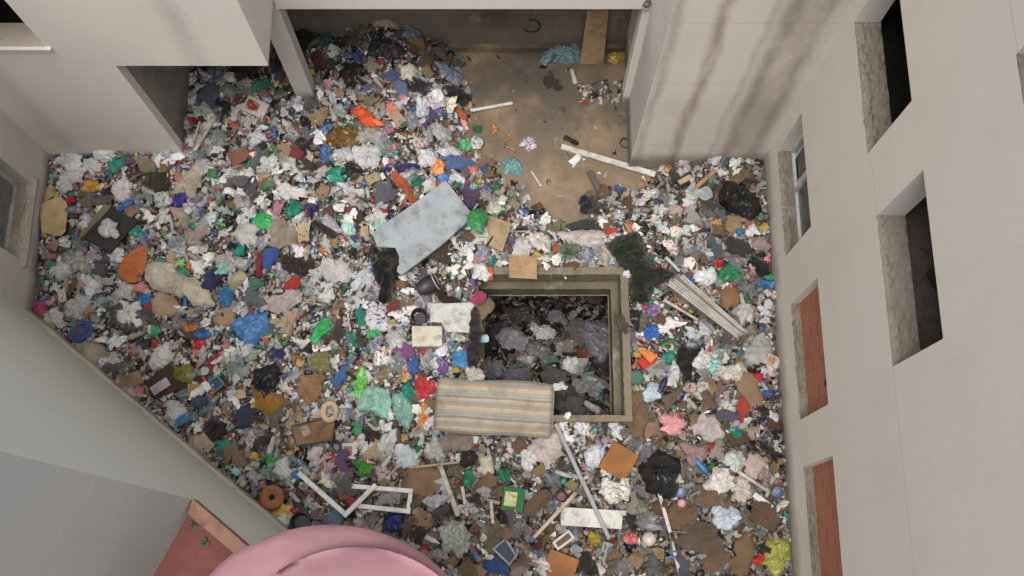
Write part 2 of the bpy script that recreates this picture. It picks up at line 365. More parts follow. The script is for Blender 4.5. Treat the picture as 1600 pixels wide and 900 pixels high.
def room(axis, c, d, h, grow=.35):
    a0, a1, z0, z1 = h; P = (lambda a, z, k: (c + k, a, z)) if axis == 'x' else (lambda a, z, k: (a, c + k, z))
    A0, A1, Z0, Z1 = a0 - grow, a1 + grow, z0 - .5, z1 + .3; s_ = np.sign(d); n, f = d, d + 2.2 * s_
    mb = MB(); q = [P(A0, Z0, n), P(A1, Z0, n), P(A1, Z1, n), P(A0, Z1, n), P(A0, Z0, f), P(A1, Z0, f), P(A1, Z1, f), P(A0, Z1, f)]
    mb.add(q, [(4, 5, 6, 7), (0, 1, 5, 4), (1, 2, 6, 5), (2, 3, 7, 6), (3, 0, 4, 7)])
    for lo in ((A0, a0, Z0, Z1), (a1, A1, Z0, Z1), (a0, a1, Z0, z0), (a0, a1, z1, Z1)):   # inner face of the wall round the hole
        mb.add([P(lo[0], lo[2], n), P(lo[1], lo[2], n), P(lo[1], lo[3], n), P(lo[0], lo[3], n)], [(0, 1, 2, 3)])
    return mb
# ------------------------------------------------------------------ setting
g = MB().add([(-150, -150, -4.6), (150, -150, -4.6), (150, 150, -4.6), (-150, 150, -4.6)], [(0, 1, 2, 3)]); struct('ground', g, 'dirt')
f = MB().add([(XI, 5.1, FLOOR), (XR, 5.1, FLOOR), (XR, YB, FLOOR), (XI, YB, FLOOR)], [(0, 1, 2, 3)]); struct('courtyard_floor', f, 'floor')

def heap_mesh():
    st = .08; xs = np.arange(XL, XR + st, st); ys = np.arange(-3, YB + st, st)
    X, Y = np.meshgrid(xs, ys, indexing='ij'); Z = HT(X, Y) - .03 + .05 * (vn(X, Y, .11, 5) - .5)
    nx, ny = X.shape; v = np.stack([X, Y, Z], -1).reshape(-1, 3)
    I = np.arange(nx * ny).reshape(nx, ny); q = np.stack([I[:-1, :-1], I[1:, :-1], I[1:, 1:], I[:-1, 1:]], -1).reshape(-1, 4)
    cx = v[q].mean(1); keep = ~((cx[:, 0] > PIT[0] + .06) & (cx[:, 0] < PIT[1] - .06) & (cx[:, 1] > PIT[2] + .06) & (cx[:, 1] < PIT[3] - .06))
    keep &= (NX * cx[:, 0] + NY * cx[:, 1] > ND - .12) & (cx[:, 0] < XR + .05)
    keep &= ~((cx[:, 0] > XB + .1) & (cx[:, 1] > 6.95)) & ~((cx[:, 0] < XI - .1) & (cx[:, 1] > YF + .1))
    mb = MB(); mb.v = v.tolist(); mb.f = q[keep].tolist()
    o = ob('rubbish_bed', mb.mesh('rubbish_bed', 'dirt', True)); o['kind'] = 'structure'
heap_mesh()

# right-hand building: wall with two rows of openings
WZ = (1.0, 2.4); WU = (4.82, 6.2); WT = (8.27, 9.65); YW = [(-1.95, -.2 - .0), (-.19, 1.57), (2.25, 4.02), (4.80, 6.56)]
rb = bpy.data.objects.new('apartment_block', None); COL.objects.link(rb); rb.location = (0, 0, 0)
tag(rb, 'pale apartment block on the right with bricked-up lower windows and open dark upper windows', 'building')
holes = [(-.19, 1.57, *WZ), (2.25, 4.02, *WZ), (4.80, 6.56, .9, 2.3), (2.27, 4.05, *WU), (4.87, 6.62, 4.72, 6.12), (-.19, 1.57, 5.9, 5.9), (2.4, 4.24, *WT)]
holes = [h for h in holes if h[3] > h[2]]
ob('wall', wall_cells(MB(), 'x', XR, -4, 6.8, -.6, 9.7, holes).mesh('wall', 'wallR'), rb)
ob('roof_edge', MB().box((XR + .6, 1.4, 9.8), (1.3, 10.8, .18)).mesh('roof_edge', 'wallR'), rb)
for i, h in enumerate(holes):
    bricked = i < 2
    d = .13 if bricked else .32
    ob('reveal', reveal('x', XR, d, h, 'lrt').mesh('reveal', 'wallS'), rb)
    sl = ob('sill', rough_strip('x', XR, d, h[0], h[1], h[2], 34, 8, .035 if i != 3 else .022, i).mesh('sill', 'conc'), rb)
    ob('sill_bed', reveal('x', XR, d, h, 'b').mesh('sill_bed', 'conc'), sl)
    if bricked:
        b = MB().add([(XR + d, h[0], h[2]), (XR + d, h[1], h[2]), (XR + d, h[1], h[3]), (XR + d, h[0], h[3])], [(0, 1, 2, 3)])
        o = ob('brick_infill', b.mesh('brick_infill', 'brick'), rb)
        if i == 1:
            bh = MB()
            for yy, zz, r in ((2.62, 1.95, .055), (2.42, 2.05, .045)):
                bh.add([(XR + d - .004, yy + r * math.cos(a) * (1 + .3 * math.sin(3 * a)), zz + r * math.sin(a)) for a in np.linspace(0, 2 * PI, 12, False)], [tuple(range(12))])
            ob('broken_hole', bh.mesh('broken_hole', 'black'), o)
    else:
        ob('interior', room('x', XR, d, h).mesh('interior', 'room' if i in (3, ) else 'black'), rb)
# aluminium window standing in the far lower opening
h = holes[2]; wx = XR + .24; fr = MB()
for (y0, y1, z0, z1) in ((h[0], h[1], h[2], h[2] + .07), (h[0], h[1], h[3] - .06, h[3]), (h[0] + .16, h[0] + .22, h[2] + .07, h[3] - .06), (h[1] - .06, h[1], h[2] + .07, h[3] - .06), (5.83, 5.9, h[2] + .07, h[3] - .06)):
    fr.box((wx, (y0 + y1) / 2, (z0 + z1) / 2), (.06, y1 - y0 - .004, z1 - z0 - .004))
wf = ob('window', fr.mesh('window', 'alu'), rb)
sh = MB()
for (y0, y1, z0, z1) in ((5.95, 6.46, h[2] + .12, h[2] + .19), (5.95, 6.46, h[3] - .16, h[3] - .1), (5.95, 6.01, h[2] + .19, h[3] - .16), (6.40, 6.46, h[2] + .19, h[3] - .16)):
    sh.box((wx + .035, (y0 + y1) / 2, (z0 + z1) / 2), (.05, y1 - y0 - .004, z1 - z0 - .004))
ob('sash', sh.mesh('sash', 'alu'), wf)
for y0, y1 in ((5.03, 5.82), (6.02, 6.39)):
    ob('pane', MB().add([(wx + .01, y0, h[2] + .08), (wx + .01, y1, h[2] + .08), (wx + .01, y1, h[3] - .07), (wx + .01, y0, h[3] - .07)], [(0, 1, 2, 3)]).mesh('pane', 'glass'), wf)
# junk standing inside the open window above
h = holes[3]; jx = XR + .9
jb = MB().box((XR + 1.0, 3.3, 4.66), (.5, .6, .5), .4); 
cs = ob('interior_box', jb.mesh('interior_box', 'card'), rb, color=S(95, 80, 70))
ch = MB().tube([(XR + .75, 2.75, 4.4), (XR + .8, 2.8, 5.2), (XR + 1.0, 3.1, 5.25), (XR + 1.0, 3.1, 4.4)], .02, 6); ob('interior_frame', ch.mesh('interior_frame', 'metal'), rb, color=S(90, 85, 80))
ob('interior_sheet', MB().add([(XR + .6, 3.55, 4.9), (XR + .7, 3.95, 4.95), (XR + 1.4, 3.95, 5.6), (XR + 1.3, 3.5, 5.5)], [(0, 1, 2, 3)]).mesh('interior_sheet', 'cloth'), rb, color=S(50, 80, 110))

# back building: pale block on the left, beam and recess in the middle, stained block on the right
bb = bpy.data.objects.new('unfinished_building', None); COL.objects.link(bb)
tag(bb, 'pale unfinished concrete building across the back with an open recess and stained right block', 'building')
TOP = 9.7
hl = (-7.76, -6.24, 3.66, 5.0)
w = MB(); wall_cells(w, 'y', YF, XL - .3, XI, -.6, 3.18); wall_cells(w, 'y', YF, XL - .3, -3.38, 3.18, TOP, [hl])
ob('front_wall', w.mesh('front_wall', 'wallL'), bb)
ob('reveal', reveal('y', YF, .38, hl, 'lrt').mesh('reveal', 'wallS'), bb)
sl = ob('sill', rough_strip('y', YF, .38, hl[0], hl[1], hl[2], 26, 7, .012, 41).mesh('sill', 'plinth'), bb)
ob('sill_bed', reveal('y', YF, .38, hl, 'b').mesh('sill_bed', 'conc'), sl)
ob('interior', room('y', YF, .38, hl, .15).mesh('interior', 'black'), bb)
ob('sill_bar', MB().box((-6.62, YF - .02, 3.68), (.9, .05, .05)).mesh('sill_bar', 'wallS'), bb)
w = MB(); wall_cells(w, 'x', -3.38, YF, 7.9, 3.18, TOP); ob('side_wall', w.mesh('side_wall', 'wallS'), bb)
# opening edge: thick wall end and shaded inner side wall
w = MB(); w.add([(XI, YF, -.6), (XI, YF + .16, -.6), (XI, YF + .16, 3.18), (XI, YF, 3.18)], [(0, 1, 2, 3)]); ob('wall_end', w.mesh('wall_end', 'wallL'), bb)
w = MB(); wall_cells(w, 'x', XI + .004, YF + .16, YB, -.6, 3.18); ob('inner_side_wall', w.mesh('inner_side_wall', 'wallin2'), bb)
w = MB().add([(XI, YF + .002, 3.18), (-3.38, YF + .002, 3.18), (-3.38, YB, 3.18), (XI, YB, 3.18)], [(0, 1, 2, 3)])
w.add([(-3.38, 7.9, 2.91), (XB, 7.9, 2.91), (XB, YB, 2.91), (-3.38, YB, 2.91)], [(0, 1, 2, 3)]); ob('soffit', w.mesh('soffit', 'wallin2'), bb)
w = MB(); wall_cells(w, 'y', 7.9, -3.38, XB + .1, 2.91, TOP); ob('beam', w.mesh('beam', 'wallL'), bb)
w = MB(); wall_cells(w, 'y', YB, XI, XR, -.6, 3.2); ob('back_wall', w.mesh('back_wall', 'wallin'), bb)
ob('skirting_ledge', MB().box((.4, YB - .04, FLOOR + .09), (3.4, .08, .18)).mesh('skirting_ledge', 'floor'), bb)
bev(ob('pillar', MB().box((-3.53, 8.05, 1.15), (.31, .26, 3.5)).mesh('pillar', 'wallS'), bb), .012)
bev(ob('pilaster', MB().box((1.955, 8.02, 1.2), (.13, .24, 3.4)).mesh('pilaster', 'wallL'), bb), .012)
w = MB(); wall_cells(w, 'x', XB, 6.8, YB, -.6, TOP); ob('block_side', w.mesh('block_side', 'wallS'), bb)
w = MB(); wall_cells(w, 'y', 6.8, XB, XR, -.6, TOP); ob('block_front', w.mesh('block_front', 'wallB'), bb)
# broken corner of the beam with loose wire
rr = random.Random(5); hp = MB().add([(1.93 + .055 * math.cos(a) * (1 + .3 * rr.random()), 7.895, 3.0 + .15 * math.sin(a) * (1 + .3 * rr.random())) for a in np.linspace(0, 2 * PI, 14, False)], [tuple(range(14))])
hp = ob('broken_patch', hp.mesh('broken_patch', 'conc'), bb)
wr = MB()
for k in range(9):
    p = [Vector((1.93 + rr.uniform(-.05, .05), 7.89, 2.9 + rr.uniform(0, .22)))]
    for _ in range(4): p.append(p[-1] + Vector((rr.uniform(-.05, .05), rr.uniform(-.02, .005), rr.uniform(-.07, .04))))
    wr.tube(p, .006, 5)
ob('loose_wire', wr.mesh('loose_wire', 'plinth'), hp)
# ring of black cable hanging on the back wall
rg = MB().tube([(.335 + .145 * math.cos(a), YB - .03, .42 + .19 * math.sin(a)) for a in np.linspace(-2.5, 1.75, 26)], .014, 6)
tag(ob('cable_loop', rg.mesh('cable_loop', 'cable', True)), 'open loop of black cable on the dark back wall of the recess', 'cable')

# left wing with its window
lw = bpy.data.objects.new('side_wing', None); COL.objects.link(lw)
tag(lw, 'pale side wing at the left edge with a low window over a worn sill', 'building')
hw = (4.85, 6.15, .52, 1.75)
ob('wall', wall_cells(MB(), 'x', XL, 2.0, YF, -.6, TOP, [hw]).mesh('wall', 'wallS'), lw)
ob('reveal', reveal('x', XL, -.3, hw, 'lrt').mesh('reveal', 'wallS'), lw)
sl = ob('sill', rough_strip('x', XL, -.3, hw[0], hw[1], hw[2], 26, 8, .018, 77).mesh('sill', 'plinth'), lw)
ob('sill_nosing', MB().box((XL + .03, 5.5, .5), (.09, 1.5, .06)).mesh('sill_nosing', 'plinth'), sl)
ob('interior', room('x', XL, -.3, hw, .1).mesh('interior', 'black'), lw)
wn = MB()
for y0, y1, z0, z1 in ((hw[0], hw[1], hw[2], hw[2] + .08), (hw[0], hw[1], hw[3] - .07, hw[3]), (hw[0], hw[0] + .07, hw[2] + .08, hw[3] - .07), (hw[1] - .07, hw[1], hw[2] + .08, hw[3] - .07)):
    wn.box((XL - .27, (y0 + y1) / 2, (z0 + z1) / 2), (.06, y1 - y0 - .004, z1 - z0 - .004))
wf = ob('window', wn.mesh('window', 'alu'), lw)
ob('pane', MB().add([(XL - .27, hw[0], hw[2]), (XL - .27, hw[1], hw[2]), (XL - .27, hw[1], hw[3]), (XL - .27, hw[0], hw[3])], [(0, 1, 2, 3)]).mesh('pane', m_flat('milky_pane', (.24, .25, .235, 1), .3)), wf)

# grey house with terrace, built along the diagonal
gh = bpy.data.objects.new('grey_house', None); COL.objects.link(gh)
tag(gh, 'grey rendered house corner at lower left with a red tiled terrace beside it', 'building')
DV = Vector((NY, -NX, 0)); NV = Vector((NX, NY, 0)); P0 = NV * ND
def dg(t, off=0.0, z=0.0): q = P0 + DV * t + NV * off; return (q.x, q.y, z)
TC = DV.dot(Vector((-3.69, .88, 0)) - P0); TL = DV.dot(Vector((-7.9, 4.25, 0)) - P0) - .6; TR = TC + 9
w = MB().add([dg(TL, 0, -.6), dg(TC, 0, -.6), dg(TC, 0, TOP), dg(TL, 0, TOP)], [(0, 1, 2, 3)]); w.add([dg(TC, 0, -.6), dg(TR, 0, -.6), dg(TR, 0, 4.0), dg(TC, 0, 4.0)], [(0, 1, 2, 3)])
ob('diagonal_wall', w.mesh('diagonal_wall', 'wallG'), gh)
E1 = Vector((-.447, -.894, 0)); C0 = Vector(dg(TC)); E2 = C0 + E1 * 6
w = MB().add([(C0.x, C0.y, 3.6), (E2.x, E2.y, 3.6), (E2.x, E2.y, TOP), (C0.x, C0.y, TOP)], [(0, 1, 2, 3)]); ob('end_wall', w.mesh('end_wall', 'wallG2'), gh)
w = MB().add([dg(TC, -.01, 3.82), dg(TR, -.01, 3.82), dg(TR, -7, 3.82), (E2.x - .5, E2.y, 3.82)], [(0, 1, 2, 3)]); ob('terrace_floor', w.mesh('terrace_floor', 'tile'), gh)
a, b, c, d = [Vector(dg(t, o, 0)) for t, o in ((TC + .004, .012), (TR, .012), (TR, -.15), (TC + .07, -.15))]
w = MB(); q = [(p.x, p.y, z) for z in (3.83, 4.02) for p in (a, b, c, d)]; w.add(q, [(4, 5, 6, 7), (0, 1, 5, 4), (2, 3, 7, 6), (3, 0, 4, 7), (1, 2, 6, 5)])
bev(ob('coping', w.mesh('coping', 'terr'), gh), .01)
w = MB(); vs = []
for i in range(90):
    t = TL + (TR - TL) * i / 89; j = .02 * vn(np.array([t]), np.array([0.]), .3, 8)[0]
    for off, z in ((.003, .30 + j), (.05 + j, .27 + j), (.065 + j, .12), (.06, -.5)): vs.append(dg(t, off, z))
w.add(vs, [(i * 4 + k, (i + 1) * 4 + k, (i + 1) * 4 + k + 1, i * 4 + k + 1) for i in range(89) for k in range(3)]); ob('plinth', w.mesh('plinth', 'plinth'), gh)
w = MB(); rr = random.Random(3)
pp = [(-4.55 - .12 * k, -.72 - .33 * k + rr.uniform(-.02, .02), 4.65 + .13 * k) for k in range(9)]
ob('wall_cable', MB().tube([(C0 + E1 * (1.0 + .3 * k) + Vector((.895, -.447, 0)) * .012 + Vector((0, 0, 4.9 + .1 * k + rr.uniform(-.02, .02))))[:] for k in range(8)], .008, 5).mesh('wall_cable', 'alu'), gh)

# weeds in the terrace joint
def weed(x, y, z, n, hgt, label):
    mb = MB(); r_ = random.Random(int(x * 1000) + n)
    for _ in range(n):
        a = r_.uniform(0, 2 * PI); l = hgt * r_.uniform(.5, 1); w_ = .025 * r_.uniform(.6, 1.3); d = Vector((math.cos(a), math.sin(a), 0)); s_ = Vector((-d.y, d.x, 0)) * w_; b = Vector((r_.uniform(-.02, .02), r_.uniform(-.02, .02), 0)) * (hgt / .1)
        p1 = b + d * l * .45 + Vector((0, 0, l * .6)); p2 = b + d * l + Vector((0, 0, l * .55))
        mb.add([b - s_ * .3, b + s_ * .3, p1 + s_, p2, p1 - s_], [(0, 1, 2, 4), (4, 2, 3)])
    return tag(ob('weed', mb.mesh('weed', 'leaf'), loc=(x, y, z)), label, 'plant', 'weeds')
x, y = at(302, 822, 3.83); weed(x, y, 3.83, 9, .06, 'small weed growing where the grey end wall meets the red terrace')
x, y = at(322, 848, 3.83); weed(x, y, 3.83, 9, .06, 'small weed in the open joint of the red terrace tiles')
x, y, z = atg(1003, 797, .05); weed(x, y, z, 60, .19, 'leafy green weed growing from the rubbish right of the white plank board')
x, y, z = atg(888, 395, .16); weed(x, y, z, 40, .2, 'yellowish green stalks poking out of the clear bag behind the pit')

# ------------------------------------------------------------------ the concrete pit
PX0, PX1, PY0, PY1 = PIT; pz = .17
pt = bpy.data.objects.new('concrete_pit', None); COL.objects.link(pt); pt.location = ((PX0 + PX1) / 2, (PY0 + PY1) / 2, 0)
tag(pt, 'square pit with a raised mossy concrete kerb, open and dark inside', 'pit')
def pob(name, mb, m): 
    o = ob(name, mb.mesh(name, m), pt); o.matrix_parent_inverse = Matrix.Translation((-pt.location.x, -pt.location.y, 0)); return o
def ringbox(x0, x1, y0, y1, t, z0, z1, tb=None):
    mb = MB(); tb = tb or t
    mb.box(((x0 + x1) / 2, y1 - t / 2, (z0 + z1) / 2), (x1 - x0, t, z1 - z0)); mb.box(((x0 + x1) / 2, y0 + tb / 2, (z0 + z1) / 2), (x1 - x0, tb, z1 - z0))
    zl = z1 - (.2 if tb < t else 0); mb.box((x0 + t / 2, (y0 + tb + y1 - t) / 2, (z0 + zl) / 2), (t, y1 - y0 - t - tb - .004, zl - z0)); mb.box((x1 - t / 2, (y0 + tb + y1 - t) / 2, (z0 + z1) / 2), (t, y1 - y0 - t - tb - .004, z1 - z0)); return mb
def chip(o, amp, cut=9):
    import bmesh
    bm = bmesh.new(); bm.from_mesh(o.data); bmesh.ops.subdivide_edges(bm, edges=[e for e in bm.edges if e.calc_length() > .5], cuts=40, use_grid_fill=True)
    bmesh.ops.subdivide_edges(bm, edges=[e for e in bm.edges if e.calc_length() > .09], cuts=2, use_grid_fill=True)
    for v in bm.verts:
        n = noise.noise_vector(v.co * 9) + .6 * noise.noise_vector(v.co * 23); v.co += n * amp
    bm.to_mesh(o.data); bm.free(); return o
chip(pob('kerb', ringbox(PX0, PX1, PY0, PY1, .12, -.45, pz, .10), 'pitc'), .012)
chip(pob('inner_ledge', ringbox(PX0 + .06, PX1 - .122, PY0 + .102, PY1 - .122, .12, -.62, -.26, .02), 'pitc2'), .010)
w = MB(); X0, X1, Y0, Y1 = PX0 - .7, PX1 + .5, PY0 - .5, PY1 + .9
for q in ([(X0, Y1), (X1, Y1)], [(X0, Y0), (X1, Y0)], [(X0, Y0), (X0, Y1)], [(X1, Y0), (X1, Y1)]):
    w.add([(*q[0], -4.5), (*q[1], -4.5), (*q[1], -.62), (*q[0], -.62)], [(0, 1, 2, 3)])
for (a0, a1, b0, b1) in ((X0, PX0 + .2, Y0, Y1), (PX1 - .26, X1, Y0, Y1), (PX0 + .26, PX1 - .26, Y0, PY0 + .12), (PX0 + .26, PX1 - .26, PY1 - .26, Y1)):
    w.add([(a0, b0, -.625), (a1, b0, -.625), (a1, b1, -.625), (a0, b1, -.625)], [(0, 1, 2, 3)])
pob('chamber', w, 'pitc')
PITZ = -2.2
def PSL(y): return -.62 * (np.asarray(y) - 2.3)
def pit_floor():
    xs = np.linspace(X0, X1, 42); ys = np.linspace(Y0, Y1, 46); X, Y = np.meshgrid(xs, ys, indexing='ij')
    Z = PITZ + PSL(Y) + .5 * (vn(X, Y, .8, 21) - .5) + .2 * (vn(X, Y, .25, 22) - .5)
    v = np.stack([X, Y, Z], -1).reshape(-1, 3); I = np.arange(X.size).reshape(X.shape)
    mb = MB(); mb.v = v.tolist(); mb.f = np.stack([I[:-1, :-1], I[1:, :-1], I[1:, 1:], I[:-1, 1:]], -1).reshape(-1, 4).tolist()
    o = ob('pit_bed', mb.mesh('pit_bed', 'dirt', True)); o['kind'] = 'structure'
pit_floor()
def PZ(x, y): return PITZ + float(PSL(y)) + float(.5 * (vn(np.array([x]), np.array([y]), .8, 21)[0] - .5) + .2 * (vn(np.array([x]), np.array([y]), .25, 22)[0] - .5))

# ------------------------------------------------------------------ pink parasol on the terrace
pr = bpy.data.objects.new('parasol', None); COL.objects.link(pr); PCX, PCY, PZ0 = -1.78, -1.10, 5.75
pr.location = (PCX, PCY, 3.83); tag(pr, 'faded pink cloth parasol with a vent cap, seen from above at the bottom edge', 'parasol')
def dome(R, z0, hgt, ph, n=72, m=22, sc=.012, seed=0, skirt=.09):
    mb = MB(); vs = []
    for i in range(m + 1):
        r = R * i / m
        for k in range(n):
            a = 2 * PI * k / n; sw = (i / m) ** 2
            rr_ = r * (1 + .015 * math.cos(8 * (a + ph)) * sw + .01 * math.sin(3 * a + seed))
            z = z0 + hgt * (1 - (i / m) ** 2.1) + sc * math.sin(5 * a + seed + 3 * r) * (i / m) - .012 * (math.cos(8 * (a + ph)) < -.9)
            vs.append((rr_ * math.cos(a), rr_ * math.sin(a), z))
    for k in range(n): vs.append((R * 1.012 * math.cos(2 * PI * k / n), R * 1.012 * math.sin(2 * PI * k / n), z0 - skirt + .015 * math.sin(11 * 2 * PI * k / n)))
    mb.add(vs, [(i * n + k, i * n + (k + 1) % n, (i + 1) * n + (k + 1) % n, (i + 1) * n + k) for i in range(m + 1) for k in range(n)]); return mb
ob('canopy', dome(1.60, PZ0 - 3.83, .42, .2).mesh('canopy', 'pink', True), pr)
ob('vent_cap', dome(1.24, PZ0 - 3.83 + .27, .40, .2, seed=2, skirt=.0).mesh('vent_cap', 'pink', True), pr, loc=(.32, .14, 0))
ob('pole', MB().tube([(0, 0, .05), (0, 0, PZ0 - 3.83 + .6)], .025, 10).mesh('pole', 'alu'), pr)
ob('base', MB().lathe([(.28, 0), (.28, .05), (.06, .08), (.04, .3)], 20).mesh('base', 'conc'), pr)
for k in range(8):
    a = 2 * PI * k / 8 + .2
    ob('rib', MB().tube([(0, 0, PZ0 - 3.83 + .36), (.8 * math.cos(a), .8 * math.sin(a), PZ0 - 3.83 + .26), (1.55 * math.cos(a), 1.55 * math.sin(a), PZ0 - 3.83 - .02)], .008, 5).mesh('rib', 'alu'), pr)
# ================================================================== the rubbish
OCS = .025; OX0, OY0 = -8.0, -3.2; OCC = np.zeros((int(12.6 / OCS), int(12.6 / OCS)), np.uint8)
GXc, GYc = np.meshgrid(OX0 + (np.arange(OCC.shape[0]) + .5) * OCS, OY0 + (np.arange(OCC.shape[1]) + .5) * OCS, indexing='ij')
def occ_poly(poly, k=.86, val=1):
    P = np.array(poly); c = P.mean(0); P = c + (P - c) * k
    i0, j0 = ((P.min(0) - (OX0, OY0)) / OCS).astype(int); i1, j1 = ((P.max(0) - (OX0, OY0)) / OCS).astype(int) + 1
    i0, j0 = max(i0, 0), max(j0, 0)
    s_ = np.s_[i0:i1, j0:j1]; OCC[s_] = np.maximum(OCC[s_], inpoly(GXc[s_], GYc[s_], P.tolist()) * val)
def occ_at(x, y):
    i = np.clip(((np.asarray(x) - OX0) / OCS).astype(int), 0, OCC.shape[0] - 1); j = np.clip(((np.asarray(y) - OY0) / OCS).astype(int), 0, OCC.shape[1] - 1); return OCC[i, j]
def visible(x, y, z):
    px, py = topx(x, y, z)
    if not (4 < px < 1596 and 2 < py < 897): return False
    if x < -3.38 and y > YF:
        t = YF / y; zz = CAMH + (z - CAMH) * t
        if zz > 3.1 and x * t < -3.38: return False
    if y > 7.9 and CAMH + (z - CAMH) * 7.9 / y > 2.88: return False
    if 320 < px < 690 and py > 822 + 75 * ((px - 505) / 185) ** 2: return False
    return True
LM = []; PEND = []
def note(o, desc, cat, px, py, lm=None, group=None, full=False):
    o['category'] = cat
    if group: o['group'] = group
    if lm: LM.append((px, py, lm))
    if full: o['label'] = desc
    else: PEND.append((o, desc, px, py, lm))
    return o
DIRS = ['right of', 'lower right of', 'below', 'lower left of', 'left of', 'upper left of', 'above', 'upper right of']
def place(px, py, q):
    dx, dy = px - q[0], py - q[1]; d = math.hypot(dx, dy); k = int(((math.atan2(dy, dx) + PI / 8) % (2 * PI)) // (PI / 4))
    return ('just ' if d < 60 else '' if d < 120 else 'well ') + DIRS[k] + ' the ' + q[2], d
def finish_labels():
    used = {}
    for o, desc, px, py, lm in PEND:
        near = sorted((q for q in LM if q[2] != lm), key=lambda q: math.hypot(px - q[0], py - q[1]))[:5]
        P = [place(px, py, q)[0] for q in near]; opts = [f'{desc} {p}' for p in P[:2]]
        opts += [f'{desc} {P[i]}, {P[j].replace("just ", "").replace("well ", "")}' for i, j in ((0, 1), (0, 2), (1, 2), (0, 3), (1, 3), (2, 3), (0, 4))]
        opts = [t for t in opts if len(t.split()) <= 16]
        lab = next((t for t in opts if t not in used), opts[0]); used.setdefault(lab, []).append(o); o['label'] = lab
NAMES = dict(bag=('plastic_bag', 'plastic bag'), cloth=('garment', 'cloth'), paper=('waste_paper', 'paper'), slab=('board', 'board'), card=('cardboard_sheet', 'cardboard'), carrier=('carrier_bag', 'plastic bag'))
MATS = dict(bag='bag', carrier='bag', cloth='cloth', paper='paper', card='card', slab='wood')
def resample(P, K):
    P = np.array(P, float); Q = np.vstack([P, P[:1]]); L = np.r_[0, np.cumsum(np.hypot(*np.diff(Q, axis=0).T))]
    t = np.linspace(0, L[-1], K, endpoint=False); return np.stack([np.interp(t, L, Q[:, 0]), np.interp(t, L, Q[:, 1])], 1)
def centroid(P):
    P = np.array(P); x, y = P[:, 0], P[:, 1]; x1, y1 = np.roll(x, -1), np.roll(y, -1); a = x * y1 - x1 * y; A = a.sum() / 2
    return np.array([((x + x1) * a).sum() / (6 * A), ((y + y1) * a).sum() / (6 * A)])
def blob(w, h, seed, irr=.22, n=40, spikes=(), sq=2.6):
    a = np.linspace(0, 2 * PI, n, False); rr_ = random.Random(seed); r = (np.abs(np.cos(a)) ** sq + np.abs(np.sin(a)) ** sq) ** (-1 / sq)
    ph = [rr_.uniform(0, 6.28) for _ in range(6)]
    r = r * (1 + irr * (.5 * np.sin(2 * a + ph[0]) + .45 * np.sin(3 * a + ph[1]) + .35 * np.sin(5 * a + ph[2]) + .25 * np.sin(8 * a + ph[3]) + .2 * np.sin(11 * a + ph[4])))
    for sa, amp, wd in spikes: r = r + amp * np.exp(-(((a - sa + PI) % (2 * PI) - PI) / wd) ** 2)
    return np.stack([r * np.cos(a) * w / 2, r * np.sin(a) * h / 2], 1)
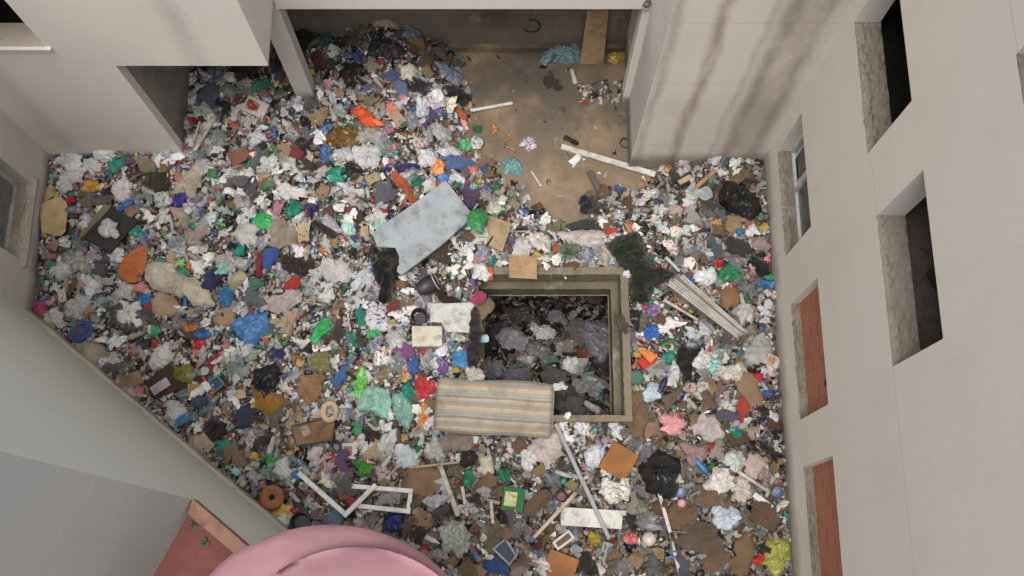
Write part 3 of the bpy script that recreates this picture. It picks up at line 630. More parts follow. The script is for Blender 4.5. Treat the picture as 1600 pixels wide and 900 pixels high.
def sheet(out, seed, domeh, cr, kind, drape=None, K=None, R=None, drop=.03):
    """crumpled sheet filling an outline (local metres)"""
    per = np.hypot(*np.diff(np.vstack([out, out[:1]]), axis=0).T).sum(); K = K or int(np.clip(per / .020, 36, 150)); R = R or int(np.clip(per / .11, 8, 30))
    O = resample(out, K); c = centroid(out); O = O - c; sx = seed * 3.71
    rr_ = np.linspace(0, 1, R + 1)[1:] ** .85; XY = np.concatenate([[[0, 0]]] + [O * r for r in rr_]) + c; rad = np.concatenate([[0]] + [np.full(K, r) for r in rr_])
    x, y = XY[:, 0] + sx, XY[:, 1] - sx; th = seed * 1.3; u = x * math.cos(th) + y * math.sin(th); v = -x * math.sin(th) + y * math.cos(th)
    if kind == 'cloth':
        wv = .12 * (vn(x, y, .22, 31) - .5); n = .7 * ridge(u * .35 + wv, v + wv, .13, 32) + .45 * ridge(x, y, .16, 33) + .25 * vn(x, y, .045, 34) - .9
        q_ = random.Random(seed * 17); w1 = .10 * (vn(x, y, .25, 44) - .5)
        for f_, a_ in ((2.6, .45), (4.2, .4), (6.8, .3), (10, .18)):
            t_ = th + q_.uniform(-.6, .6); ph = (x * math.cos(t_) + y * math.sin(t_) + w1) * f_ + q_.random(); n = n + a_ * (1 - 2 * np.abs((ph % 1) - .5)) * (.3 + 1.3 * vn(x, y, .22, 45 + int(f_)))
    elif kind == 'flat': n = .6 * (vn(x, y, .3, 37) - .5) + .15 * (vn(x, y, .06, 38) - .5)
    else:
        q_ = random.Random(seed * 17); n = 0 * x; w1 = .06 * (vn(x, y, .2, 44) - .5); kx, ky = q_.uniform(-.3, .3) * np.ptp(O[:, 0]) * .5, q_.uniform(-.3, .3) * np.ptp(O[:, 1]) * .5
        for f_, a_ in ((3.2, .5), (4.6, .42), (6.5, .34), (8.5, .26), (11, .2), (15, .14)):
            t_ = q_.uniform(0, PI); ph = (x * math.cos(t_) + y * math.sin(t_) + w1) * f_ + q_.random(); n = n + a_ * (1 - 2 * np.abs((ph % 1) - .5)) * (.4 + 1.2 * vn(x, y, .18, 45 + int(f_)))
        an = np.arctan2(XY[:, 1] - c[1] - ky, XY[:, 0] - c[0] - kx); rk = np.hypot(XY[:, 1] - c[1] - ky, XY[:, 0] - c[0] - kx)
        ph = an / (2 * PI) * q_.choice((7, 9, 11)) + 1.2 * vn(x, y, .12, 52); n = n + .7 * (1 - 2 * np.abs((ph % 1) - .5)) * np.clip(rk / .06, 0, 1) * np.clip(1.4 - rk / .22, .2, 1) - .95
    z = domeh * (1 - rad ** 2.3) * (.65 + .7 * vn(x, y, .2, 39)) + cr * n * (1 - .3 * rad ** 4) - drop * rad ** 6
    dxy = np.stack([vn(x, y, .06, 40) - .5, vn(x, y, .06, 41) - .5], 1) * min(cr, .06) * .9; XY = XY + dxy * (rad[:, None] > 0)
    if drape: z = z + drape(XY)
    mb = MB(); mb.v = np.column_stack([XY, z]).tolist(); f = [(0, 1 + k, 1 + (k + 1) % K) for k in range(K)]
    for i in range(R - 1):
        for k in range(K): a = 1 + i * K + k; b = 1 + i * K + (k + 1) % K; f.append((a, a + K, b + K, b))
    mb.f = f; return mb
HS = [0]
def hero(kind, geom, rgb, desc, lm=None, name=None, cat=None, m=None, dome=None, cr=None, dz=.07, full=False, t=.025, smooth=None, z=None, irr=.2, group=None, rough=True, shape=None, flat=0):
    HS[0] += 1; seed = HS[0]; nm, ct = NAMES[kind]; name = name or nm; cat = cat or ct; m = m or MATS[kind]
    if isinstance(geom, tuple):
        cx, cy, w, h, rot = geom; X, Y, Z = atg(cx, cy, dz)
        if z is not None: X, Y = at(cx, cy, z); Z = z
        s_ = (CAMH - Z) / CAMH / 100 * 1.02; sp = ()
        if kind == 'carrier': sp = ((PI / 2 - .5, .55, .2), (PI / 2 + .5, .5, .2))
        O = blob(w * s_, h * s_ * 1.04, seed, irr, spikes=sp); a = -math.radians(rot); O = O @ np.array([[math.cos(a), math.sin(a)], [-math.sin(a), math.cos(a)]])
        px, py = cx, cy
    else:
        px, py = centroid(geom); X, Y, Z = atg(px, py, dz)
        if z is not None: X, Y = at(px, py, z); Z = z
        O = np.array([at(*p, Z) for p in geom]) - (X, Y); sz = np.ptp(O, axis=0)
        w, h = [q * 100 for q in sz]
    mn = min(np.ptp(O[:, 0]), np.ptp(O[:, 1]))
    if kind in ('bag', 'carrier'): dm, c_, k_, sm = .15 * mn, .045, 'bag', False
    elif kind == 'cloth': dm, c_, k_, sm = .12 * mn, .05, 'cloth', True
    elif kind == 'paper': dm, c_, k_, sm = .10 * mn, .04, 'bag', False
    else: dm, c_, k_, sm = .01, .012, 'flat', False
    dm = dm if dome is None else dome; c_ = c_ if cr is None else cr; sm = sm if smooth is None else smooth
    if kind == 'slab' or (kind == 'card' and rough is not True):
        n = len(O); mb = MB(); tl = (random.Random(seed).uniform(-.05, .05), random.Random(seed + 5).uniform(-.05, .05))
        zz = [p[0] * tl[0] + p[1] * tl[1] for p in O]
        mb.add([(p[0], p[1], q) for p, q in zip(O, zz)] + [(p[0], p[1], q - t) for p, q in zip(O, zz)], [tuple(range(n)), tuple(range(n, 2 * n))[::-1]] + [(i, i + n, (i + 1) % n + n, (i + 1) % n) for i in range(n)])
        o = ob(name, mb.mesh(name, m), loc=(X, Y, Z + .03), color=S(*rgb)); bev(o, min(.006, t * .3), 1)
    else:
        H0 = H1(X, Y); dr = None if z is not None else (lambda XY: .85 * (HT(XY[:, 0] + X, XY[:, 1] + Y) - H0))
        mb = sheet(O, seed, dm, c_, k_, dr); o = ob(name, mb.mesh(name, m, sm), loc=(X, Y, Z), color=S(*rgb, 1.15 if m in ('bag', 'printbag', 'paper') else None))
        if kind == 'card': 
            so_ = o.modifiers.new('thick', 'SOLIDIFY'); so_.thickness = .012
    if z is None or z > -.3: occ_poly((O + (X, Y)).tolist(), .84, 2)
    return note(o, desc, cat, px, py, lm, group, full)
def bar(x0, y0, x1, y1, w, t, rgb, desc, name='plank', cat='plank', m='wood', dz=.1, dz1=None, lm=None, full=False, group=None, ground=True):
    A = Vector(atg(x0, y0, dz)); B = Vector(atg(x1, y1, dz if dz1 is None else dz1)); d = B - A; L = d.length; mb = MB()
    n = 6; rr_ = random.Random(int(x0 + y0)); 
    mb.box((0, 0, 0), (L, w, t)); o = ob(name, mb.mesh(name, m), loc=(A + B) / 2, color=S(*rgb)); o.rotation_euler = d.to_track_quat('X', 'Z').to_euler(); bev(o, min(w, t) * .12, 1)
    s_ = Vector((-d.y, d.x, 0)).normalized() * w / 2; occ_poly([(A - s_)[:2], (B - s_)[:2], (B + s_)[:2], (A + s_)[:2]], .95, 2)
    return note(o, desc, cat, (x0 + x1) / 2, (y0 + y1) / 2, lm, group, full)
def holder(name, cx, cy, dz, rot=0, tilt=(0, 0), z=None):
    X, Y, Z = atg(cx, cy, dz)
    if z is not None: X, Y = at(cx, cy, z); Z = z
    o = ob(name, None, loc=(X, Y, Z), rot=(tilt[0], tilt[1], -math.radians(rot))); return o
def occ_c(o, r): occ_poly([(o.location.x + r * math.cos(a), o.location.y + r * math.sin(a)) for a in np.linspace(0, 6.28, 16, False)], .9, 2)
def carton(cx, cy, w, h, rot, rgb, desc, hgt=.12, tilt=(.1, .08), m='card', name='box', cat='box', lm=None, patch=None, dz=.03, full=False, flap=True, z=None):
    o = holder(name, cx, cy, dz, rot, tilt, z); W, Hh = w / 100, h / 100
    bev(ob('body', MB().box((0, 0, hgt / 2), (W, Hh, hgt)).mesh('body', m), o, color=S(*rgb)), .008)
    if flap: ob('flap', MB().box((W * .22, Hh * .02, hgt + .006), (W * .5, Hh * .96, .006), 0, .06).mesh('flap', m), o, color=S(*[min(255, q * 1.08) for q in rgb]))
    if patch: ob('label_patch', MB().box((-W * .12, 0, hgt + .011), (W * .55, Hh * .6, .004)).mesh('label_patch', 'pack'), o, color=S(*patch))
    occ_c(o, min(W, Hh) * .5); return note(o, desc, cat, cx, cy, lm, None, full)
def bottle_parts(L, R):
    body = MB().lathe([(R * .7, 0), (R, .02), (R, L * .3), (R * .88, L * .36), (R, L * .42), (R, L * .66), (R * .7, L * .80), (R * .36, L * .88), (R * .34, L * .93)], 12, 'X')
    cap = MB().lathe([(R * .42, L * .925), (R * .42, L), (R * .3, L + .002)], 10, 'X'); lab = MB().lathe([(R * 1.015, L * .44), (R * 1.015, L * .63)], 12, 'X'); return body, cap, lab
BT = []
for L_, R_ in ((.30, .046), (.26, .038), (.33, .05)):
    b_, c_, l_ = bottle_parts(L_, R_); BT.append((b_.mesh('bottle', 'clear', True), c_.mesh('cap', 'plastic'), l_.mesh('sleeve', 'pack', True), L_, R_))
def bottle(x, y, z, yaw, rgb, cap, desc, px, py, sleeve=None, v=0, sc=1, group=None, lm=None, tilt=.0, m=None):
    B_ = BT[v]; o = ob('bottle', B_[0], loc=(x, y, z), rot=(random.uniform(0, 6), tilt, yaw), color=S(*rgb), scale=(sc,) * 3)
    if m: o.data = B_[0].copy(); o.data.materials[0] = M[m]
    ob('cap', B_[1], o, color=S(*cap))
    if sleeve: ob('sleeve', B_[2], o, color=S(*sleeve))
    return note(o, desc, 'bottle', px, py, lm, group)
def hbottle(cx, cy, rot, rgb, cap, desc, sleeve=None, v=0, sc=1.0, m=None, lm=None):
    X, Y, Z = atg(cx, cy, .1); L = BT[v][3] * sc; a = -math.radians(rot); x, y = X - math.cos(a) * L / 2, Y - math.sin(a) * L / 2
    occ_poly([(X + dx, Y + dy) for dx, dy in ((-.06, -.06), (.06, -.06), (.06, .06), (-.06, .06))], 1, 2); return bottle(x, y, Z, a, rgb, cap, desc, cx, cy, sleeve, v, sc, m=m, lm=lm)
def shoe_mb():
    up = MB(); sole = MB(); n = 12; vs = []; prof = [(-.13, .036, .075), (-.09, .042, .085), (-.03, .036, .07), (.04, .044, .05), (.10, .045, .035), (.14, .025, .022)]
    for x, w, h in prof: vs += [(x, w * math.cos(a), .02 + max(0, h * math.sin(a))) for a in np.linspace(-.2, PI + .2, n)]
    fs = [(i * n + k, (i + 1) * n + k, (i + 1) * n + k + 1, i * n + k + 1) for i in range(5) for k in range(n - 1)]
    up.add(vs, fs + [tuple((5) * n + k for k in range(n)), tuple(range(n))[::-1]])
    o = [(-.14, .03), (-.1, .044), (-.03, .036), (.05, .048), (.11, .046), (.15, .02)]; O = o + [(x, -y) for x, y in o[::-1]]; m_ = len(O)
    sole.add([(x, y, 0) for x, y in O] + [(x, y, .022) for x, y in O], [tuple(range(m_))[::-1], tuple(range(m_, 2 * m_))] + [(i, (i + 1) % m_, (i + 1) % m_ + m_, i + m_) for i in range(m_)]); return up, sole
_u, _s = shoe_mb(); SHU, SHS = _u.mesh('upper', 'cloth', True), _s.mesh('sole', 'plastic')
def shoe(cx, cy, rot, rgb, sole, desc, sc=1, roll=0, z=None, group=None):
    o = holder('shoe', cx, cy, .07, rot, (roll, .1), z); o.scale = (sc,) * 3; ob('upper', SHU, o, color=S(*rgb)); ob('sole', SHS, o, color=S(*sole)); occ_c(o, .1); return note(o, desc, 'shoe', cx, cy, None, group)
def roundthing(cx, cy, r, rgb, desc, kind='ball', m='plastic', rgb2=None, dz=.08, tilt=(0, 0), lm=None, name=None, cat=None, z=None):
    r = r / 100
    if kind == 'ball':
        o = holder(name or 'ball', cx, cy, dz + r * .6, 0, (0, 0), z); mb = MB().lathe([(r * math.sin(a), -r * math.cos(a)) for a in np.linspace(.05, PI - .05, 12)], 18); o2 = ob('shell', mb.mesh('shell', m, True), o, color=S(*rgb))
        if rgb2: ob('panel', MB().lathe([(r * 1.02 * math.sin(a), -r * 1.02 * math.cos(a)) for a in np.linspace(1.9, PI - .1, 6)], 10).mesh('panel', m, True), o, rot=(.6, .4, 0), color=S(*rgb2))
    elif kind == 'tub':
        o = holder(name or 'tub', cx, cy, dz, 0, tilt, z); h = r * 1.1
        ob('body', MB().add([], []).lathe([(r * .78, 0), (r * .8, .004), (r, h), (r * .94, h), (r * .74, .012)], 20).mesh('body', m, False), o, color=S(*rgb)); ob('rim', MB().tube([(r * math.cos(a), r * math.sin(a), h) for a in np.linspace(0, 2 * PI, 20, False)], r * .06, 6, True).mesh('rim', m, True), o, color=S(*(rgb2 or rgb)))
    elif kind == 'lid':
        o = holder(name or 'lid', cx, cy, dz + .03, 0, tilt, z); ob('plate', MB().lathe([(r * .97, 0), (r, .012), (r * .9, .02), (r * .86, .012)], 24).mesh('plate', m), o, color=S(*rgb)); ob('rim', MB().tube([(r * math.cos(a), r * math.sin(a), .012) for a in np.linspace(0, 2 * PI, 24, False)], .008, 6, True).mesh('rim', m, True), o, color=S(*(rgb2 or rgb)))
    elif kind == 'can':
        o = holder(name or 'can', cx, cy, dz + r * .5, random.uniform(0, 180), (0, 0), z); ob('body', MB().lathe([(r * .85, -r * 1.8), (r, -r * 1.65), (r, 0), (r * .93, r * .3), (r, r * 1.6), (r * .8, r * 1.8)], 14, 'X').mesh('body', m), o, color=S(*rgb)); ob('end', MB().lathe([(r * .8, r * 1.801), (r * .82, r * 1.83), (r * .7, r * 1.81)], 14, 'X').mesh('end', 'metal'), o, color=S(*(rgb2 or (190, 190, 190))))
    if z is None: occ_c(o, r * .9)
    return note(o, desc, cat or name or kind, cx, cy, lm)
h = hero; C_, P_, B_, K_, R_ = 'cloth', 'paper', 'bag', 'card', 'carrier'
# ---- large landmarks
def mattress():
    px = [(683, 588), (866, 600), (862, 680), (677, 672)]; z = .30; W = [at(*p, z) for p in px]; c = np.mean(W, 0); ax = Vector((W[1][0] - W[0][0], W[1][1] - W[0][1], 0)); L = ax.length; Wd = abs((Vector(W[0]) - Vector(W[3])).length); yaw = math.atan2(ax.y, ax.x)
    o = ob('mattress', None, loc=(c[0], c[1], z - .12), rot=(.03, -.03, yaw)); nx, ny = 56, 28; mb = MB(); vs = []
    for j in range(ny + 1):
        for i in range(nx + 1):
            u, v = -1 + 2 * i / nx, -1 + 2 * j / ny; e = max(abs(u) ** 14, abs(v) ** 8); x_, y_ = u * L / 2, v * Wd / 2
            k = 1 - .035 * (abs(u) * abs(v)) ** 6; zz = .12 * (1 - e) ** .5 * (1 - .10 * math.exp(-((u - .1) ** 2 + v * v) * 3)) + .012 * math.sin(5 * u + 2 * v) + .02 * float(vn(np.array([x_ + 5]), np.array([y_]), .22, 60)[0])
            vs.append((x_ * k, y_ * k + .012 * math.sin(4 * u), zz))
    n = nx + 1; top = len(vs); vs += [(p[0], p[1], -.04) for p in vs]
    fs = [(j * n + i, j * n + i + 1, (j + 1) * n + i + 1, (j + 1) * n + i) for j in range(ny) for i in range(nx)]
    rim = [i for i in range(n)] + [j * n + nx for j in range(1, ny + 1)] + [ny * n + i for i in range(nx - 1, -1, -1)] + [j * n for j in range(ny - 1, 0, -1)]
    fs += [(a, a + top, b + top, b) for a, b in zip(rim, rim[1:] + rim[:1])]; mb.add(vs, fs); bd = ob('ticking', mb.mesh('ticking', 'stripe', True), o)
    ob('piping', MB().tube([(vs[k][0] * 1.004, vs[k][1] * 1.008, .004) for k in rim[::3]], .009, 6, True).mesh('piping', 'cloth', True), o, color=S(150, 140, 120))
    rr_ = random.Random(4); mk = MB()
    for k in range(5): mk.box((.33 * L * .5 + .022 * k, -.02, .127), (.012, .03, .003), rr_.uniform(-.3, .3))
    st = MB().tube([(.30 + .035 * math.cos(a), .06 + .045 * math.sin(a) * (1 + .3 * math.sin(3 * a)), .128) for a in np.linspace(0, 5.2, 14)], .006, 5); ob('dark_stain', st.mesh('dark_stain', 'cable', True), o)
    ob('maker_mark', mk.mesh('maker_mark', 'cable'), o); occ_poly(W, .97, 3); o['category'] = 'mattress'; o['label'] = 'stained striped mattress lying over the lower left corner of the concrete pit'; LM.append((772, 635, 'striped mattress'))
mattress()
h('slab', [(582,366),(600,352),(640,324),(697,283),(735,331),(731,346),(690,383),(628,430),(620,425),(624,402),(618,388),(590,387)], (152,163,170), 'pale grey-blue foam board with dirt marks, tilted on the heap', 'grey foam board', name='foam_board', cat='foam board', m='foam', t=.07, z=.38, full=True)
LM.append((868, 500, 'concrete pit')); LM.append((478, 140, 'concrete pillar')); LM.append((1216, 700, 'right block wall')); LM[-1] = (1225, 655, 'bricked-up window')
h(B_, [(355,507),(372,495),(390,487),(417,489),(425,500),(427,512),(408,528),(390,543),(380,545),(375,530)], (62,122,188), 'blue woven sack lying flat among pale litter', 'blue sack', name='sack', cat='sack', cr=.03, dome=.1, full=True)
h('slab', [(230,381),(231,402),(222,437),(212,443),(200,442),(187,433),(187,417),(195,402),(207,392)], (208,106,48), 'bright orange rounded foam panel at the left', 'orange rounded panel', name='panel', cat='panel', m='foam', full=True, dz=.1)
h(C_, [(950,376),(970,366),(995,360),(1004,370),(1008,390),(1017,408),(1030,420),(1052,430),(1040,440),(1025,447),(1019,460),(1012,470),(1000,472),(988,470),(983,452),(982,432),(970,415),(958,398)], (27,37,26), 'dark green shade net draped beside the pit', 'dark green net', name='shade_net', cat='net', dz=.14, full=True)
h(B_, (1033,741,64,62,15), (33,35,39), 'black refuse bag, fat and knotted, at lower right', 'black refuse bag', m='dark', name='refuse_bag', full=True, dome=.28, dz=.09)
h(C_, [(222,420),(232,410),(243,407),(262,410),(277,415),(281,427),(305,434),(322,448),(333,465),(335,480),(318,479),(300,477),(290,465),(268,460),(247,453),(238,452),(226,436)], (203,190,170), 'cream blanket crumpled right of the orange rounded panel', 'cream blanket', name='blanket', cat='blanket', full=True, dz=.1)
h(K_, [(62,322),(75,314),(95,307),(105,317),(107,330),(103,362),(97,369),(85,370),(66,362)], (202,172,125), 'tan eight-sided cardboard sheet against the left wall', 'tan cardboard sheet', full=True, rough=False, dz=.14, t=.012)
h(K_, [(50,335),(58,318),(80,286),(87,295),(86,306),(64,320),(61,345)], (190,160,115), 'second tan cardboard sheet tucked behind the eight-sided one', full=True, rough=False, dz=.06, t=.012)
o = h('slab', [(172,322),(216,346),(173,397),(130,372)], (38,37,40), 'black square panel with an olive edge and white bag on it', 'black square panel', name='panel', cat='panel', m='plastic', t=.05, full=True, dz=.14)
O1 = [at(*p, .2) for p in [(172,322),(130,372)]]; e = MB(); e.box((0, 0, 0), (math.dist(*O1), .11, .05)); q = ob('side_strip', e.mesh('side_strip', 'wood'), o, color=S(120,112,80)); q.location = ((O1[0][0]+O1[1][0])/2 - o.location.x - .06, (O1[0][1]+O1[1][1])/2 - o.location.y + .04, -.03); q.rotation_euler.z = math.atan2(O1[0][1]-O1[1][1], O1[0][0]-O1[1][0])
h(B_, (169,357,34,28,15), (188,188,188), 'crumpled white bag lying on the black square panel', full=True, dz=.24)
h(C_, [(590,393),(606,387),(622,387),(629,412),(622,425),(617,432),(613,446),(611,458),(604,470),(598,474),(590,466),(593,447),(584,437),(582,415)], (24,23,26), 'black shirt hanging over the foot of the grey foam board', 'black shirt', dz=.32, full=True, dome=.05)
h(B_, [(548,172),(562,164),(575,173),(590,186),(600,195),(585,200),(568,192),(556,182)], (238,84,30), 'bright orange-red plastic bag near the top of the heap', 'orange-red bag', full=True, cr=.06)
h(B_, (535,213,52,40,0), (108,74,26), 'mustard brown plastic bag bunched up near the top', 'mustard bag', full=True)
h('slab', [(959,689),(999,712),(974,752),(935,730)], (158,94,38), 'orange square cabinet panel lying flat left of the black refuse bag', 'orange square panel', name='panel', cat='panel', full=True, dz=.14)
h('slab', [(860,857),(905,875),(895,906),(842,906)], (164,98,44), 'lower orange cabinet panel cut by the bottom edge', 'lowest orange panel', name='panel', cat='panel', full=True, dz=.12)
h('slab', [(870,792),(979,798),(978,806),(973,806),(971,827),(955,826),(876,821),(876,800),(869,799)], (203,202,196), 'white chipped plank board under a grey tube', 'white plank board', full=True, dz=.1)
h(R_, (526,279,30,36,0), (28,152,124), 'teal carrier bag', 'teal carrier bag')
h(B_, (285,586,36,32,0), (128,124,42), 'olive green plastic bag', 'olive bag')
h(B_, [(556,640),(560,618),(572,604),(590,602),(608,612),(612,632),(604,652),(590,650),(572,640)], (128,182,168), 'pale aqua bag, larger and left of its twin', 'pale aqua bag', full=True, dz=.1)
h(B_, [(612,618),(628,612),(642,628),(646,650),(640,668),(628,664),(614,645)], (120,168,160), 'second pale aqua bag, half clear, right of the larger one', full=True, dz=.09)
h(B_, (615,817,32,30,0), (28,32,112), 'royal blue cloth bag', 'royal blue bag', cr=.03)
h(B_, [(1132,278),(1145,281),(1160,290),(1175,298),(1187,308),(1191,328),(1183,338),(1170,341),(1150,334),(1135,326),(1124,316),(1126,295)], (27,27,28), 'large black plastic sheet by the right block', 'black plastic sheet', m='dark', name='plastic_sheet', cat='plastic sheet', full=True, dz=.16, dome=.22)
h(C_, [(841,94),(848,82),(858,76),(875,71),(893,69),(912,67),(918,76),(916,87),(905,98),(893,103),(876,99),(862,97),(850,106),(843,103)], (92,140,150), 'teal patterned quilt heaped at the back of the bare floor', 'teal quilt', m='printcloth', name='quilt', cat='quilt', full=True, dome=.2, cr=.07)
h(B_, (1214,866,42,46,20), (150,150,52), 'yellow-green plastic bag', 'yellow-green bag')
h(C_, [(1067,536),(1080,545),(1100,538),(1102,546),(1088,556),(1082,566),(1082,580),(1082,598),(1076,604),(1066,588),(1057,565),(1060,548)], (26,26,30), 'black clothing stretched out right of the pit', 'black clothing', full=True)
h(B_, (1050,662,42,30,0), (213,140,146), 'pink plastic bag', 'pink bag', cr=.03)
h(B_, (745,342,36,34,20), (44,134,66), 'green bag lying on the corner of the grey foam board', 'green bag on foam board', full=True, dz=.34)
def slatted():
    q = [(1040,443),(1066,427),(1169,519),(1151,528)]; z = .30; W = [Vector((*at(*p, z), z)) for p in q]; o = ob('slatted_panel', None, loc=(sum((w.x for w in W)) / 4, sum((w.y for w in W)) / 4, z)); n = 7; c = Vector(o.location)
    mb = MB(); mb.add([w - c - Vector((0, 0, .03)) for w in W], [(0, 1, 2, 3)]); ob('backing', mb.mesh('backing', 'metal'), o, color=S(120,118,112))
    for k in range(n):
        a0, a1 = (k + .06) / n, (k + .94) / n; A, B = W[0].lerp(W[1], a0) - c, W[0].lerp(W[1], a1) - c; D, C = W[3].lerp(W[2], a0) - c, W[3].lerp(W[2], a1) - c; up = Vector((0, 0, .016)); m_ = (A + B) / 2 + up, (C + D) / 2 + up
        e = random.Random(k).uniform(0, .03); A, B = A.lerp(D, e), B.lerp(C, e); D, C = D.lerp(A, .02 * (k % 3)), C.lerp(B, .02 * (k % 3))
        sm = MB(); sm.add([A, B, C, D, A.lerp(B, .3) + up, A.lerp(B, .7) + up, D.lerp(C, .7) + up, D.lerp(C, .3) + up], [(4, 5, 6, 7), (0, 4, 7, 3), (5, 1, 2, 6), (0, 1, 5, 4), (7, 6, 2, 3)]); ob('slat', sm.mesh('slat', 'metal'), o, color=S(*((190,188,183) if k not in (4,) else (150,125,100))))
    occ_poly([w[:2] for w in W], .95, 3); note(o, 'white slatted metal panel with rust, leaning right of the dark green net', 'slatted panel', 1105, 478, 'white slatted panel', full=True)
slatted()
def foam_ring():
    o = holder('foam_ring', 426, 777, .14, 0, (.05, .1)); mb = MB(); R, r, n, m_ = .185, .04, 36, 12; pr_ = [(r, .0), (R * .95, 0), (R, .03), (R, .09), (R * .93, .115), (r * 1.3, .12), (r, .09)]; k = len(pr_)
    vs = [(a * math.cos(t), a * math.sin(t), z) for t in np.linspace(0, 2 * PI, n, False) for a, z in pr_]; mb.add(vs, [(i * k + j, i * k + (j + 1) % k, ((i + 1) % n) * k + (j + 1) % k, ((i + 1) % n) * k + j) for i in range(n) for j in range(k)])
    ob('ring_body', mb.mesh('ring_body', 'foam', True), o, color=S(176,110,72)); occ_c(o, .19); note(o, 'round orange-brown foam disc with a hole, beside the grey house', 'foam ring', 426, 777, 'orange foam disc', full=True)
foam_ring()
def bars_thing(name, desc, cat, pts, w, t, rgb, px, py, lm=None, dz=.12, pane=None):
    W = [Vector(atg(*p, dz)) for p in pts[0]]; c = sum(W, Vector()) / len(W); o = ob(name, None, loc=c)
    zz = max(H1(v.x, v.y) for v in W) + dz
    for path in pts:
        V = [Vector((*at(*p, zz), zz)) for p in path]
        for A, B in zip(V, V[1:]):
            d = B - A; e = d.normalized() * w * .5; mb = MB().box((0, 0, 0), (d.length + w * .98, w, t)); q = ob('bar', mb.mesh('bar', 'alu'), o, loc=(A + B) / 2 - c, rot=d.to_track_quat('X', 'Z').to_euler()); q.location.z += random.uniform(-.004, .004); bev(q, .006, 1)
            s_ = Vector((-d.y, d.x, 0)).normalized() * w / 2; occ_poly([(A - s_)[:2], (B - s_)[:2], (B + s_)[:2], (A + s_)[:2]], .95, 2)
    if pane:
        V = [Vector((*at(*p, zz), zz - .01)) - c for p in pane]; ob('pane', MB().add(V, [(0, 1, 2, 3)]).mesh('pane', 'clear'), o, color=S(120,122,122))
    note(o, desc, cat, px, py, lm, full=True)
bars_thing('window_frame', 'white rectangular window frame lying flat above the royal blue bag', 'window frame', [[(552,760),(642,767),(638,799),(555,790)]], .07, .05, (200,200,196), 597, 780, 'white window frame')
bars_thing('broken_frame', 'white V-shaped piece of broken frame left of the rectangular one', 'broken frame', [[(469,741),(540,804),(585,760)]], .075, .05, (205,205,200), 530, 785, None, dz=.2)
def suitcase():
    o = h(K_, [(456,666),(525,649),(519,688),(463,697)], (142,104,74), 'brown flat suitcase with dark edging under a cream soft ring', 'brown suitcase', name='suitcase', cat='suitcase', rough=False, t=.1, dz=.13, full=True)
    W = [Vector((*at(*p, o.location.z), .012)) - Vector((o.location.x, o.location.y, 0)) for p in [(456,666),(525,649),(519,688),(463,697)]]
    ob('edging', MB().tube(W, .016, 6, True).mesh('edging', 'plastic'), o, color=S(60,38,32)); c = W[0].lerp(W[2], .35); ob('label_patch', MB().box((c.x, c.y, .03), (.13, .16, .004), .5).mesh('label_patch', 'pack'), o, color=S(165,145,125))
    hd = W[1].lerp(W[3], .3); ob('dark_tear', MB().box((hd.x, hd.y, .03), (.05, .2, .005), -.8).mesh('dark_tear', 'cable'), o)
suitcase()
def soft_ring():
    o = holder('cushion_ring', 515, 643, .25, 0, (.1, .1)); ob('tube', MB().tube([(.10 * math.cos(a), .13 * math.sin(a), .0) for a in np.linspace(0, 2 * PI, 22, False)], .045, 9, True).mesh('tube', 'cloth', True), o, color=S(205,175,140)); note(o, 'cream ring-shaped cushion on the upper right corner of the suitcase', 'cushion', 515, 643, full=True)
soft_ring()
